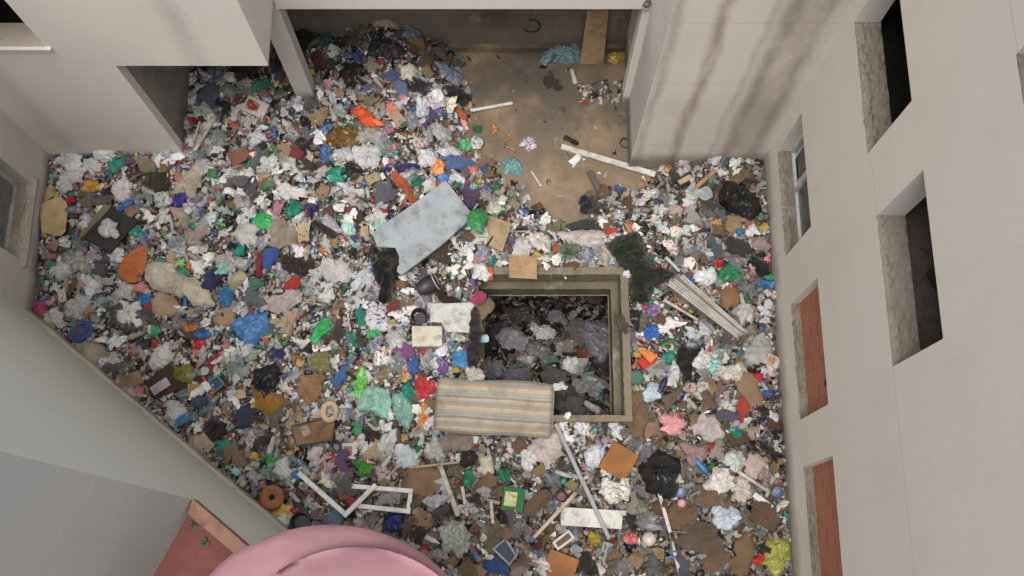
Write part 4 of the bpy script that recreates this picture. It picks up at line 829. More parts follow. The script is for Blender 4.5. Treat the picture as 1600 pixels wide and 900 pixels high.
# ---- top left and recess
carton(401,170,40,28,25,(190,178,170),'torn red and white carton','',m='card') if False else carton(401,170,40,28,25,(200,185,178),'red and white printed carton',.1,lm='red and white carton',patch=(165,45,45))
for a in [
 (C_,(327,150,40,42,30),(88,94,118),'grey-blue denim jacket'),(C_,(357,141,24,24,0),(130,142,125),'grey-green rag'),(B_,(407,132,32,20,-10),(38,118,105),'dark teal plastic bag'),(K_,(410,144,18,16,10),(150,118,85),'small tan cardboard square'),(B_,(440,145,20,18,0),(60,125,115),'teal bag at the pillar foot'),
 (C_,(497,92,25,30,0),(98,42,50),'dark maroon cloth'),(B_,(552,116,52,40,10),(50,36,30),'dark brown plastic sack'),(B_,(559,86,20,20,0),(50,62,125),'dark blue bag'),(B_,(640,48,40,30,10),(88,104,118),'grey-blue plastic bag'),(B_,(600,28,56,34,10),(150,132,112),'large beige sack'),(B_,(600,75,60,40,0),(42,42,50),'black rubbish sack'),
 (B_,(704,116,48,28,25),(108,118,138),'grey-blue plastic sheet'),(C_,(716,150,36,36,0),(28,28,32),'black garment'),(C_,(720,177,30,12,35),(190,90,40),'orange strip of cloth'),(B_,(639,112,26,26,0),(195,185,172),'cream plastic bag'),(C_,(612,118,26,18,0),(72,92,140),'blue rag'),(C_,(627,137,20,32,-20),(98,112,145),'grey-blue rag'),
 (R_,(660,169,26,32,0),(190,192,198),'white carrier bag'),(C_,(676,176,16,22,0),(96,80,130),'purple rag'),(B_,(688,206,36,30,0),(165,165,168),'greyish half-clear bag'),(B_,(577,212,44,28,0),(160,154,150),'grey half-clear bag'),(B_,(612,171,22,24,0),(222,130,110),'coral pink bag'),(B_,(646,172,12,18,0),(40,110,135),'small blue-teal bag'),
 (B_,(506,22,24,30,0),(70,92,40),'dark green sheet'),(C_,(508,60,26,18,0),(40,82,92),'dark teal cloth'),(B_,(965,89,42,20,-10),(166,136,38),'yellow plastic bag'),(C_,(930,69,26,12,0),(92,132,138),'teal cloth tail'),(C_,(850,104,12,8,0),(30,30,36),'small black rag'),(B_,(487,112,10,10,0),(165,180,50),'lime scrap of bag'),
 (B_,(552,266,32,30,0),(42,40,38),'charcoal bag'),(B_,(574,243,46,46,0),(182,182,186),'fat grey-white bag'),(B_,(540,240,24,26,0),(172,175,178),'half-clear white bag'),(B_,(411,345,37,32,0),(46,172,92),'bright green bag'),(B_,(459,326,29,28,0),(16,130,106),'round dark teal bag'),(P_,(456,300,48,26,5),(196,192,188),'white crumpled carrier'),
 (C_,(385,367,42,38,20),(195,192,188),'white cloth with black specks'),(C_,(440,365,48,48,0),(162,146,130),'beige cloth'),(B_,(375,391,20,18,0),(22,142,122),'small teal bag'),(C_,(422,402,22,38,25),(48,84,162),'blue denim strip'),(C_,(404,412,14,34,0),(142,36,44),'dark red cloth strip'),(C_,(632,292,18,62,-35),(196,78,38),'orange-red garment'),
 (C_,(601,301,36,38,0),(88,90,104),'dark grey denim'),(C_,(628,262,58,14,-8),(52,38,105),'indigo cloth strip'),(B_,(672,288,22,26,0),(192,190,190),'white bag'),(B_,(316,260,34,30,0),(178,172,170),'round off-white bag'),(C_,(297,285,40,48,20),(190,172,148),'shaggy beige cloth'),
 (B_,(800,260,34,32,0),(92,142,142),'grey-teal bag'),(B_,(736,265,23,20,0),(222,112,118),'pink bag'),(C_,(715,252,52,26,-10),(78,106,162),'blue cloth'),(B_,(693,278,20,16,-20),(66,128,205),'bright blue bag'),(B_,(670,246,36,34,0),(188,186,190),'white bag with grey folds'),(B_,(704,237,38,22,0),(186,184,186),'long white bag'),
 (P_,(757,366,38,32,-28),(182,186,180),'white card with green smears'),(C_,(815,388,28,46,10),(198,192,186),'white cloth'),(P_,(843,376,40,36,0),(192,186,178),'crumpled white paper'),(C_,(912,372,86,30,5),(202,188,184),'pale pink clothes'),(C_,(910,351,48,18,0),(58,60,64),'dark grey sack'),(C_,(915,318,22,30,0),(36,36,40),'black garment on bare floor'),
 (B_,(1015,302,28,20,0),(190,186,184),'white knotted bag'),(B_,(1129,269,20,14,0),(190,190,192),'small white bag'),(C_,(1054,328,26,20,0),(182,166,150),'striped beige cloth'),(K_,(1146,348,28,36,0),(156,132,102),'round-edged tan cardboard'),(B_,(1156,362,10,12,0),(40,130,195),'small bright blue scrap'),(C_,(1190,381,26,22,0),(172,142,146),'dull pink cloth'),
 (C_,(1118,388,22,34,-35),(72,84,98),'blue-grey jeans'),(C_,(1154,386,48,30,10),(54,54,54),'dark heap of clothing'),(B_,(1140,427,42,23,-5),(24,122,74),'green bag'),(B_,(1122,411,17,15,0),(182,36,38),'red bag'),(B_,(1103,431,34,28,0),(196,200,206),'white bag'),(C_,(1188,417,40,26,30),(28,28,32),'black cloth'),(B_,(1203,434,17,11,0),(40,150,90),'small green bag'),
 (B_,(1018,518,27,27,0),(42,92,176),'royal blue knotted bag'),(B_,(1044,557,26,18,-35),(34,138,112),'teal bag'),(K_,(1142,462,30,40,-8),(142,106,70),'flattened brown carton'),(R_,(1096,562,32,32,30),(196,196,198),'white printed carrier'),(B_,(1117,572,26,25,0),(138,190,182),'mint green printed bag'),(C_,(1185,548,44,46,25),(172,170,168),'dirty white sheet'),
 (K_,(1172,606,38,50,-20),(136,110,82),'brown cardboard box side'),(B_,(1186,589,17,14,40),(190,36,48),'red wrapper'),(B_,(1199,615,18,10,0),(55,90,168),'small blue wrapper'),(P_,(1052,586,18,42,15),(186,188,190),'light grey foam sheet'),(B_,(1020,613,32,26,0),(172,190,202),'pale blue bag'),(C_,(1160,642,20,38,10),(176,56,42),'red cloth'),
 (C_,(1107,668,44,40,0),(186,172,172),'white and pink cloth bundle'),(B_,(930,711,28,42,25),(190,190,196),'white bag'),(R_,(962,768,44,34,0),(196,196,196),'white printed carrier bag'),(B_,(1126,752,40,38,30),(196,192,186),'white bag with dirty holes'),(B_,(1161,763,30,34,0),(182,174,164),'off-white hood-shaped bag'),(B_,(1135,808,40,36,0),(172,182,196),'white and blue bag rolled open'),
 (B_,(1149,720,36,30,-30),(178,186,180),'half-clear white bag'),(C_,(1180,728,36,34,0),(192,172,166),'pale floral cloth'),(K_,(1088,657,24,22,20),(120,96,72),'brown cardboard scrap'),(B_,(1186,874,14,22,30),(186,44,40),'red packet'),
 (C_,(1096,842,66,46,10),(92,76,62),'grey-brown blanket heap'),(C_,(1118,876,44,30,-20),(104,82,60),'brown crumpled sacking'),(K_,(1160,868,34,66,15),(112,86,62),'long brown cardboard'),(C_,(1066,805,50,34,0),(112,84,56),'brown sacking'),(C_,(1196,805,42,40,0),(102,76,58),'ribbed brown cloth'),(C_,(1106,780,36,26,0),(122,96,70),'tan sacking'),(C_,(995,645,34,66,-10),(118,92,66),'long brown cloth'),
 (B_,(712,840,46,48,0),(150,158,150),'large half-clear bag with green inside'),(B_,(929,842,22,22,0),(152,130,48),'mustard yellow bag'),(B_,(987,842,22,19,0),(196,92,100),'pinkish red bag'),(C_,(775,883,34,26,10),(44,80,136),'blue denim'),(C_,(920,884,26,30,0),(38,40,40),'black bucket bag'),(B_,(732,748,18,30,20),(34,132,96),'green bag'),
 (B_,(787,744,26,20,0),(30,124,92),'dark green bag'),(C_,(760,728,24,30,0),(202,192,172),'cream cloth'),(B_,(730,716,26,28,0),(52,44,46),'black-brown bag'),(C_,(711,691,48,30,5),(140,124,112),'taupe cloth'),(C_,(852,700,56,44,0),(196,180,176),'pinkish white cloth'),(B_,(826,717,28,32,0),(192,190,190),'white bag with red inside'),
 (B_,(566,731,30,20,0),(66,140,40),'bright green bag'),(B_,(441,732,30,32,0),(186,186,192),'white bag'),(C_,(520,814,36,30,0),(98,118,148),'faded denim'),(B_,(560,600,26,50,20),(108,198,74),'lime green bag'),(B_,(492,712,24,30,0),(190,176,180),'white floral bag'),(C_,(405,690,30,18,-15),(70,68,70),'black and white striped cloth'),
 (P_,(635,712,40,32,0),(176,188,194),'pale blue folded sheet'),(B_,(680,702,32,36,0),(162,160,156),'grey bag'),(K_,(662,752,58,46,10),(138,108,80),'crumpled brown cardboard'),(C_,(497,806,24,11,-25),(160,118,94),'tan rolled cloth'),
 (B_,(500,518,24,40,35),(44,170,84),'bright green bag'),(C_,(563,494,14,34,-15),(32,140,122),'teal strip'),(B_,(583,521,26,12,-10),(48,168,96),'green scrap of bag'),(B_,(553,531,32,18,40),(44,120,98),'dark teal bag'),(R_,(590,497,42,38,0),(194,194,194),'white carrier bag with dark print'),(B_,(620,531,32,38,0),(178,178,180),'grey-white sack'),
 (C_,(632,548,36,26,-15),(132,72,130),'purple cloth'),(C_,[(677,447),(684,444),(692,447),(694,460),(704,466),(718,467),(722,474),(717,480),(702,480),(690,472),(680,462)],(40,30,28),'dark brown bent boot-shaped cloth'),(B_,(725,563,34,34,0),(52,128,186),'sky blue bag'),(B_,(662,606,32,38,0),(206,54,62),'red bag with orange top'),(B_,(642,612,24,30,-30),(24,132,112),'teal bag'),
 (C_,(646,570,18,26,-20),(62,92,182),'blue cloth'),(C_,(525,423,56,36,5),(198,192,194),'white cloth'),(B_,(568,436,30,40,20),(182,186,194),'grey-white bag'),(C_,(466,414,56,28,20),(52,42,44),'dark brown jacket'),(C_,(457,443,30,20,-10),(186,46,44),'red garment'),(C_,(440,472,62,30,-12),(192,172,172),'pale pink clothes'),
 (C_,[(392,585),(405,580),(420,605),(440,615),(447,632),(438,648),(420,650),(402,640),(393,618)],(168,118,34),'mustard yellow blanket'),(B_,(500,566,34,36,0),(122,118,72),'olive and black backpack'),(C_,(484,605,44,40,0),(164,120,80),'tan torn carton'),(C_,(532,588,18,32,30),(58,108,182),'bright blue garment'),
 (K_,[(236,467),(245,457),(258,454),(270,463),(282,480),(270,493),(257,500),(245,495),(240,482)],(172,144,114),'crumpled tan paper'),(B_,[(168,480),(182,473),(205,474),(235,482),(246,505),(225,515),(194,522),(172,506)],(74,72,78),'flat dark grey plastic bag'),
 (C_,(127,518,42,30,-20),(62,100,168),'blue cloth'),(B_,(62,482,25,26,0),(192,66,122),'magenta bag'),(R_,(95,422,32,32,20),(202,202,206),'white carrier'),(B_,(193,455,32,28,10),(186,184,188),'light grey bag'),(B_,(226,467,22,20,0),(46,110,180),'small blue bag'),(C_,(330,437,28,38,25),(44,52,104),'navy jacket with red lining'),
 (C_,(371,437,34,24,-40),(172,170,130),'green and yellow wedge-shaped cloth'),(C_,(398,443,28,14,0),(58,128,92),'green cloth'),(B_,(353,461,22,32,15),(46,118,182),'blue wrapper'),(K_,(352,496,34,30,-20),(166,134,102),'tan cardboard with a yellow spot'),(B_,(252,556,30,46,35),(196,192,190),'long white bag'),
 (B_,(241,518,22,16,0),(52,160,104),'green bag'),(B_,(315,521,26,18,-10),(48,100,176),'blue bag'),(B_,(310,537,20,16,-15),(198,44,44),'red bag'),(C_,(333,566,20,26,20),(152,50,62),'dark red cloth'),(B_,(83,496,32,28,0),(196,194,192),'white bag'),(R_,(120,480,36,40,20),(188,182,182),'white torn carrier'),
 (C_,(140,553,62,34,25),(182,168,154),'striped beige cloth at the wall foot'),(K_,(206,593,42,28,-15),(170,142,112),'tan cardboard flap'),(K_,(313,692,34,32,-30),(182,160,134),'beige cardboard square'),(B_,(349,697,28,20,0),(40,138,122),'teal bag'),(C_,(337,671,36,30,10),(42,34,48),'dark plum cloth'),(C_,(384,652,34,36,20),(56,58,92),'navy spotted cloth'),
 (P_,(273,641,36,28,15),(186,192,196),'white and green printed bag'),(B_,(286,655,38,16,-25),(70,130,180),'blue bag edge'),(B_,(142,290,28,23,0),(206,154,44),'yellow bag'),(B_,(182,256,32,27,0),(36,146,120),'teal bag'),(B_,(108,312,19,14,0),(178,36,44),'red bag'),(P_,(108,251,48,26,15),(200,200,206),'heap of crumpled white paper'),(P_,(112,276,36,26,0),(196,194,196),'crumpled white paper'),
 (P_,(100,291,30,22,0),(198,200,206),'white torn paper'),(P_,(142,258,34,26,-20),(194,196,200),'white paper with blue print'),(B_,(282,311,22,32,20),(64,48,142),'indigo bag'),(P_,(190,298,36,40,10),(196,192,192),'crumpled white wrapper'),(C_,(244,284,42,38,20),(66,62,46),'dark olive net'),(C_,(230,258,40,22,10),(150,130,108),'brown-grey rag'),
 (R_,(203,492,36,36,0),(202,200,198),'white heart-shaped carrier bag'),(B_,(415,597,44,54,15),(34,33,42),'black plastic sack'),
 ]: 
    kw = dict(m='dark') if a[0] == B_ and sum(a[2]) < 150 else {}
    if 'sack' in a[3] or 'backpack' in a[3]: kw['name'] = 'backpack' if 'backpack' in a[3] else 'sack'; kw['cat'] = kw['name']
    if 'print' in a[3] and a[0] in (R_, B_): kw['m'] = 'printbag'
    if 'heart-shaped' in a[3] or a[3] == 'black plastic sack' or a[3] == 'white printed carrier bag': kw['dz'] = .13
    h(*a, **kw)
# ---- solid things
bar(877,229,1024,273,.10,.05,(205,203,196),'long white wooden plank','plank',lm='long white plank',dz=.08)
bar(735,173,801,161,.05,.03,(205,203,200),'white plastic strip',dz=.1); bar(333,190,305,236,.035,.03,(200,180,160),'pale wooden stick against the inner wall','stick','stick',dz=.2); bar(312,190,300,230,.03,.03,(190,165,145),'thin pale stick by the wall end','stick','stick',dz=.25)
bar(868,662,952,842,.065,.05,(135,135,140),'long grey metal tube','tube','tube','metal',dz=.17,lm='grey metal tube'); bar(900,770,834,840,.055,.04,(190,172,150),'pale wooden stick','stick','stick',dz=.14)
bar(688,728,716,806,.07,.03,(196,186,158),'pale split wooden lath','lath','lath'); bar(722,760,730,806,.05,.03,(198,190,160),'short pale lath','lath','lath'); bar(1030,771,1047,832,.055,.04,(196,188,178),'white wooden stick','stick','stick',dz=.13); bar(1049,846,1064,902,.055,.04,(196,188,178),'lower white wooden stick','stick','stick',dz=.11)
bar(1153,737,1200,767,.05,.03,(200,190,178),'white lath',name='lath',cat='lath'); bar(1178,772,1206,794,.09,.03,(205,203,198),'short white board end'); bar(640,731,718,722,.035,.03,(170,150,128),'thin wooden stick','stick','stick'); bar(767,782,770,818,.05,.03,(190,180,160),'short pale stick','stick','stick'); bar(597,730,610,712,.06,.03,(200,192,176),'small cream lath','lath','lath')
bar(921,268,941,306,.10,.05,(98,94,88),'grey metal channel','metal_channel','metal channel','metal'); bar(830,268,846,292,.04,.04,(190,175,170),'short white pipe','pipe','pipe','plastic'); bar(470,544,484,530,.06,.03,(202,200,196),'white plastic strip'); bar(1040,470,1090,500,.04,.03,(180,172,160),'thin pale lath under the panel','lath','lath',dz=.15); bar(1062,424,1040,402,.05,.03,(180,180,178),'white metal strip','strip','strip','metal',dz=.2); bar(1080,300,1118,266,.07,.04,(165,130,95),'tan wooden batten','batten','batten')
bar(760,385,795,330,.03,.03,(70,45,35),'dark edging strip of the wooden panel',name='strip',cat='strip',dz=.2)
h('slab',[(762,337),(800,350),(785,394),(761,383)],(166,140,104),'beige wooden panel with a dark edge','wooden panel',dz=.12); h(K_,[(795,400),(839,401),(839,437),(795,435)],(170,136,100),'tan cardboard flap folded over the pit kerb','cardboard flap',full=True,z=.27,rough=False,t=.012); h(K_,(822,409,36,16,5),(168,130,92),'upper half of the torn tan flap',z=.25)
h('slab',[(644,510),(691,510),(691,541),(644,542)],(200,192,174),'cream white polystyrene block','cream block',m='foam',name='foam_block',cat='foam block',t=.14,dz=.16); h('slab',[(672,474),(704,474),(742,473),(738,521),(697,519),(690,505),(672,503)],(188,190,184),'off-white flaking board','flaking white board',dz=.12)
h('slab',[(225,598),(267,567),(297,604),(242,623)],(66,44,38),'dark brown cabinet door','dark brown door',name='panel',cat='panel',dz=.1); carton(251,604,30,15,-35,(186,164,190),'lilac flat carton on the dark brown door',.03,(0,0),'paper',dz=.17,flap=False)
h('slab',[(994,545),(1006,543),(1028,556),(1016,568)],(222,118,42),'orange carton lid',name='lid',cat='lid',t=.05,dz=.16); carton(1011,564,30,18,-35,(196,52,36),'red carton below the orange lid',.08,flap=False)
carton(375,247,34,24,-32,(132,88,62),'brown wooden crate',.12,m='wood',flap=False); carton(1084,343,27,22,22,(132,130,126),'dented grey metal tray',.08,m='metal',flap=False,lm='grey metal tray'); carton(1205,565,22,18,30,(198,184,166),'white carton with orange mark',.1,patch=(190,130,90)); carton(547,705,24,24,2,(205,196,190),'red box with a white border',.06,(.05,0),'paper',patch=(190,38,42),flap=False,lm='red box')
carton(802,780,34,36,8,(50,120,72),'green packet with a pale label',.06,(.1,0),'paper',patch=(190,198,130),flap=False,lm='green seed packet'); carton(909,553,20,18,0,(98,52,36),'small brown carton in the pit',.1,z=PITZ-.9); carton(463,690,14,12,0,(98,60,44),'small brown box') if False else None
def bars2(name, cat, desc, q, w, rgb, px, py, m='wood', inner=None):
    o = holder(name, px, py, .13); c = Vector(o.location); V = [Vector((*at(*p, c.z), c.z)) - c for p in q]
    for A, B in zip(V, V[1:] + V[:1]):
        d = B - A; k = ob('bar', MB().box((0, 0, 0), (d.length + w * .9, w, .03)).mesh('bar', m), o, loc=(A + B) / 2 + Vector((0, 0, random.uniform(-.003, .003))), rot=(0, 0, math.atan2(d.y, d.x)), color=S(*rgb))
    if inner: ob('panel', MB().add([v + Vector((0, 0, -.005)) for v in V], [(0, 1, 2, 3)]).mesh('panel', 'paper'), o, color=S(*inner))
    occ_c(o, .1); note(o, desc, cat, px, py)
bars2('picture_frame', 'frame', 'small white frame with brown panel', [(865,848),(888,830),(896,840),(872,858)], .035, (200,196,188), 880, 844, inner=(110,90,70)); bars2('drawer', 'drawer', 'black drawer frame with tan bottom', [(1056,282),(1078,270),(1086,279),(1062,291)], .03, (36,34,34), 1070, 280, inner=(176,150,110))
bars2('picture_frame', 'frame', 'grey frame with orange lower edge', [(771,858),(790,842),(806,868),(796,882)], .03, (150,152,158), 790, 862, inner=(72,84,110)); bars2('metal_stool', 'stool frame', 'thin dark metal stool frame', [(1046,830),(1072,832),(1076,860),(1050,862)], .025, (40,36,34), 1061, 847, 'metal')
bars2('picture_frame','frame','small teal-edged picture',[(326,596),(340,588),(350,600),(336,612)],.03,(60,130,120),338,600,inner=(70,80,110))
roundthing(1102,303,11,(150,165,178),'round silvery tin','lid','metal',(190,195,200)); roundthing(1043,266,7,(206,112,42),'orange plastic tub','tub'); roundthing(994,590,11,(40,92,76),'dark green lid','lid',rgb2=(50,110,90)); roundthing(1014,842,11,(196,188,178),'white ball','ball',lm='white ball'); roundthing(1215,769,9,(150,160,190),'white and blue ball','ball',rgb2=(80,100,160)); roundthing(1064,770,8,(160,175,200),'pale blue ball','ball',rgb2=(90,110,160)); roundthing(1065,786,7,(220,150,160),'pink ball','ball'); roundthing(131,516,9,(206,46,48),'red bowl','tub'); roundthing(469,567,9,(178,130,50),'gold coloured pot','tub',m='metal'); roundthing(976,226,9,(52,88,80),'dark teal bucket','tub',dz=.02); roundthing(971,187,8,(150,140,118),'beige pot','tub',dz=.02); roundthing(656,497,13,(30,30,36),'black loudspeaker cone','tub',rgb2=(60,60,66)); roundthing(877,776,9,(96,46,44),'dark red jar','tub'); roundthing(472,817,15,(60,62,66),'dark grey basin','tub'); roundthing(332,612,6,(190,80,84),'red cup','tub')
roundthing(630,570,1,(1,1,1),'x') if False else None
def log():
    o = bar(824,800,856,771,.2,.02,(114,84,64),'x') if False else None
    A, B = Vector(atg(825, 799, .1)), Vector(atg(855, 772, .1)); d = B - A; mb = MB(); L = d.length; R = .11; mb.lathe([(.02, -.05), (R * .7, -.035), (R, .03), (R * 1.02, L * .5), (R, L - .03), (R * .7, L + .035), (.02, L + .05)], 18, 'X'); o = ob('bolster', None, loc=A); o.rotation_euler = d.to_track_quat('X', 'Z').to_euler(); ob('cover', mb.mesh('cover', 'cloth', True), o, color=S(112,84,64)); occ_c(o, .1); note(o, 'brown bolster cushion', 'cushion', 839, 786, 'brown bolster')
log()
def bucket():
    o = holder('bucket', 668, 446, .16, -25, (0, 1.35)); ob('body', MB().lathe([(.11, -.17), (.115, -.16), (.15, .15), (.14, .15), (.10, -.14)], 20).mesh('body', 'plastic', True), o, color=S(58,52,60)); ob('rim', MB().tube([(.152 * math.cos(a), .152 * math.sin(a), .15) for a in np.linspace(0, 2 * PI, 22, False)], .012, 6, True).mesh('rim', 'plastic', True), o, color=S(170,168,170)); occ_c(o, .16); note(o, 'dark bucket lying on its side with a pale rim', 'bucket', 660, 448, full=True)
bucket()
hbottle(1096,729,50,(24,118,180),(20,90,150),'bright blue bottle',m='plastic',sc=1.1); hbottle(674,843,25,(205,203,200),(200,200,200),'white plastic bottle',m='plastic',sc=.9); hbottle(467,722,30,(150,160,170),(60,130,190),'clear bottle with a blue label',sleeve=(50,130,200),v=2); hbottle(216,322,80,(165,165,165),(220,220,220),'large clear bottle',v=2,sc=1.1); hbottle(122,329,5,(160,165,170),(190,60,90),'clear bottle with red label',sleeve=(190,120,140),v=2,sc=1.1); hbottle(1036,601,-60,(40,44,88),(60,60,90),'navy bottle',m='plastic',v=2); hbottle(228,385,60,(165,168,172),(240,240,240),'clear bottle by the black panel',v=0); hbottle(200,575,-30,(160,165,170),(220,220,225),'clear ribbed bottle',v=0); hbottle(347,351,20,(70,170,90),(40,130,70),'small green bottle',v=1,m='plastic',sc=.8); hbottle(880,741,20,(170,175,180),(190,190,190),'silvery bottle',m='metal',sc=.9); hbottle(320,480,-20,(150,160,170),(200,200,210),'crushed clear bottle',v=2)
shoe(892,220,25,(45,36,34),(40,34,32),'dark slipper on the bare floor',z=FLOOR+.01); shoe(896,121,75,(190,190,184),(70,140,80),'white shoe with green lining on bare floor',z=FLOOR+.01); shoe(352,167,20,(34,32,36),(50,48,50),'black shoe',1.1); shoe(508,360,30,(52,40,40),(36,30,30),'large dark boot',1.6); shoe(425,695,110,(205,200,194),(200,196,190),'white curved shoe',1.0); shoe(552,590,40,(60,50,52),(80,70,66),'dark shoe'); shoe(400,655,10,(70,60,58),(160,150,140),'brown shoe')
for i, (px_, py_, c) in enumerate([(440,310,(60,150,95)),(530,345,(190,70,80))]): pass
# cardboard leaning on the back wall of the recess and a cord on the floor
A = [Vector(p) for p in ((1.20, 8.78, FLOOR + .02), (1.62, 8.80, FLOOR + .02), (1.60, YB - .03, 1.0), (1.25, YB - .03, 1.0))]; lc = ob('cardboard_sheet', MB().add(A + [p + Vector((0, .012, 0)) for p in A], [(0, 1, 2, 3), (7, 6, 5, 4), (0, 4, 5, 1), (1, 5, 6, 2), (2, 6, 7, 3), (3, 7, 4, 0)]).mesh('cardboard_sheet', 'card'), color=S(180,150,110)); tag(lc, 'tan cardboard panel leaning on the back wall of the recess', 'cardboard')
x_, y_, z_ = atg(792, 222, .06); pts = [(at(788 + 9 * math.sin(k * .9) + k, 208 + 3.2 * k, FLOOR + .03)) for k in range(10)]
ob_ = ob('cord', MB().tube([(p[0], p[1], FLOOR + .03) for p in pts], .011, 6).mesh('cord', 'plastic', True), color=S(222,140,50)); tag(ob_, 'thin orange cord lying on the bare floor edge', 'cord')
h(C_,(741,530,22,84,3),(40,36,42),'dark cloth draped over the left kerb of the pit',z=.22,full=True); h(B_,(742,588,30,30,0),(182,172,160),'cream bag beside the left kerb of the pit',z=.15,full=True); h(K_,(757,478,26,34,10),(120,100,76),'torn brown carton on the left kerb of the pit',z=.15,full=True); h(C_,(748,466,24,22,30),(176,44,96),'crimson strip of cloth on the left kerb of the pit',z=.24,full=True); h(B_,(752,425,26,30,0),(200,196,200),'white bag on the upper left corner of the pit kerb',z=.26,full=True); h(B_,(765,427,12,22,-10),(216,92,40),'small orange bag on the upper left corner of the pit kerb',z=.24,full=True); h(C_,(972,505,18,30,-30),(70,58,48),'brown rag hanging over the right kerb of the pit',z=.22,full=True); h(B_,(980,427,14,12,0),(196,200,208),'small white bag on the upper right corner of the pit kerb',z=.24,full=True)
h(B_,(873,604,26,14,-15),(190,190,188),'white scrap beside the right end of the striped mattress',z=.2,full=True); h(C_,(872,622,20,36,0),(36,38,48),'dark cloth hanging into the pit beside the striped mattress',z=.05,full=True)
# ---- things down in the pit
PG = 'rubbish lying in the pit'
for cx, cy, w, hh, rot, c, d in [(845,520,42,26,0,(150,152,156),'torn white sheet'),(800,534,50,36,0,(116,112,124),'grey lilac bag'),(892,570,26,24,0,(165,166,172),'small white bag'),(805,586,38,22,-15,(104,98,130),'lavender cloth'),(770,578,38,26,0,(112,112,124),'grey bag'),(942,530,54,62,20,(88,84,100),'large striped grey bag'),(925,607,54,38,0,(104,102,110),'grey plastic sheet'),(868,494,26,18,-20,(98,98,106),'pale scrap'),(820,561,26,11,0,(150,150,150),'white cup-shaped scrap'),(838,550,36,28,20,(92,92,96),'dark grey bag'),(883,540,34,22,0,(98,84,76),'brownish bag'),(905,520,34,40,0,(86,76,74),'brown cloth'),(810,490,44,22,0,(74,62,54),'brown carton sheet'),(866,590,34,26,0,(80,74,66),'brown net'),(905,575,18,40,25,(140,138,134),'pale strip of cloth'),(955,575,24,44,0,(40,40,60),'navy cloth'),(860,562,20,16,0,(56,110,80),'green bag'),(780,515,30,26,0,(60,56,56),'dark bag'),(930,470,24,16,0,(110,60,52),'red scrap'),(895,635,34,24,0,(96,92,86),'grey rag'),(930,638,30,12,30,(160,160,166),'white torn bag'),(938,652,22,14,-40,(130,84,112),'pink rag'),(884,612,30,22,0,(70,60,50),'brown rag'),(760,545,24,40,0,(44,40,40),'black rag')]:
    for zz in (PITZ + .1,):
        x_, y_ = at(cx, cy, PITZ)
        for _ in range(4): x_, y_ = at(cx, cy, PZ(x_, y_) + .16)
        z_ = PZ(x_, y_) + .16
        h(B_ if 'bag' in d or 'sheet' in d else C_, (cx, cy, w * 1.1, hh * 1.1, rot), tuple(min(205, (q + .5 * (sum(c) / 3 - q)) * 1.28) for q in c), d + ' down in the pit', z=z_, dz=0, group=PG)
carton(868,640,1,1,0,(0,0,0),'x') if False else None
# ------------------------------------------------------------------ repeats strewn over the heap
def ball_tpl(seed, flat):
    n, m_ = 18, 9; vs = []; rr_ = random.Random(seed); off = Vector((seed * 7.3, seed * 1.7, 0)); st = (rr_.uniform(.75, 1.2), rr_.uniform(.65, 1.0))
    for i in range(m_ + 1):
        ph = PI * i / m_
        for k in range(n):
            a = 2 * PI * k / n; d = Vector((math.sin(ph) * math.cos(a), math.sin(ph) * math.sin(a), math.cos(ph)))
            f = 1 + .45 * noise.noise(d * 1.5 + off) - .28 * abs(noise.noise(d * 3.2 + off)) - .22 * abs(noise.noise(d * 6.5 + off)); vs.append((d.x * f * .16 * st[0], d.y * f * .16 * st[1], d.z * f * .16 * flat))
    mb = MB(); mb.add(vs, [(i * n + k, (i + 1) * n + k, (i + 1) * n + (k + 1) % n, i * n + (k + 1) % n) for i in range(m_) for k in range(n)]); return mb
def sheet_tpl(seed, kind, dm, cr, spikes=(), irr=.3): return sheet(blob(1, .8, seed * 13 + 1, irr, spikes=spikes) * .35, seed + 100, dm * .35, cr, kind, K=40, R=9)
SP = ((PI / 2 - .5, .55, .2), (PI / 2 + .5, .5, .2))
T_bag = [ball_tpl(i, .5).mesh('plastic_bag', 'bag') for i in range(3)] + [sheet_tpl(i, 'bag', .07 + .02 * (i % 5), .05, SP if i % 3 == 0 else (), .3 + .05 * (i % 6)).mesh('plastic_bag', 'bag') for i in range(18)]
T_pbag = [me.copy() for me in T_bag]
for me in T_pbag: me.materials[0] = M['printbag']
T_cbag = [me.copy() for me in T_bag]
for me in T_cbag: me.materials[0] = M['clear']
T_rag = [sheet_tpl(i + 30, 'cloth', .14, .065, (), .5).mesh('rag', 'cloth', True) for i in range(10)]
T_pap = [sheet_tpl(i + 60, 'bag', .08, .045, (), .5).mesh('waste_paper', 'paper') for i in range(10)]
T_card = []
for i in range(8):
    mb = MB(); rr_ = random.Random(i + 400); q = [(-.18, -.13), (.02, -.14), (.18, -.12), (.17, .12), (.0, .14), (-.17, .13)]; q = [(x + rr_.uniform(-.04, .04), y + rr_.uniform(-.04, .04)) for x, y in q]; b = rr_.uniform(-.05, .05)
    zs = [0, b, 0, 0, b, 0]; mb.add([(x, y, z) for (x, y), z in zip(q, zs)] + [(x, y, z - .01) for (x, y), z in zip(q, zs)], [(0, 1, 4, 5), (1, 2, 3, 4), (11, 10, 7, 6), (10, 9, 8, 7)] + [(i_, i_ + 6, (i_ + 1) % 6 + 6, (i_ + 1) % 6) for i_ in range(6)]); T_card.append(mb.mesh('cardboard_piece', 'card'))
T_box = []
for i in range(5):
    rr_ = random.Random(i + 90); mb = MB().box((0, 0, 0), (.16, .10, .05)); mb.v = [(x + rr_.uniform(-.012, .012), y + rr_.uniform(-.012, .012), z + rr_.uniform(-.012, .012)) for x, y, z in mb.v]; T_box.append(mb.mesh('packet', 'pack'))
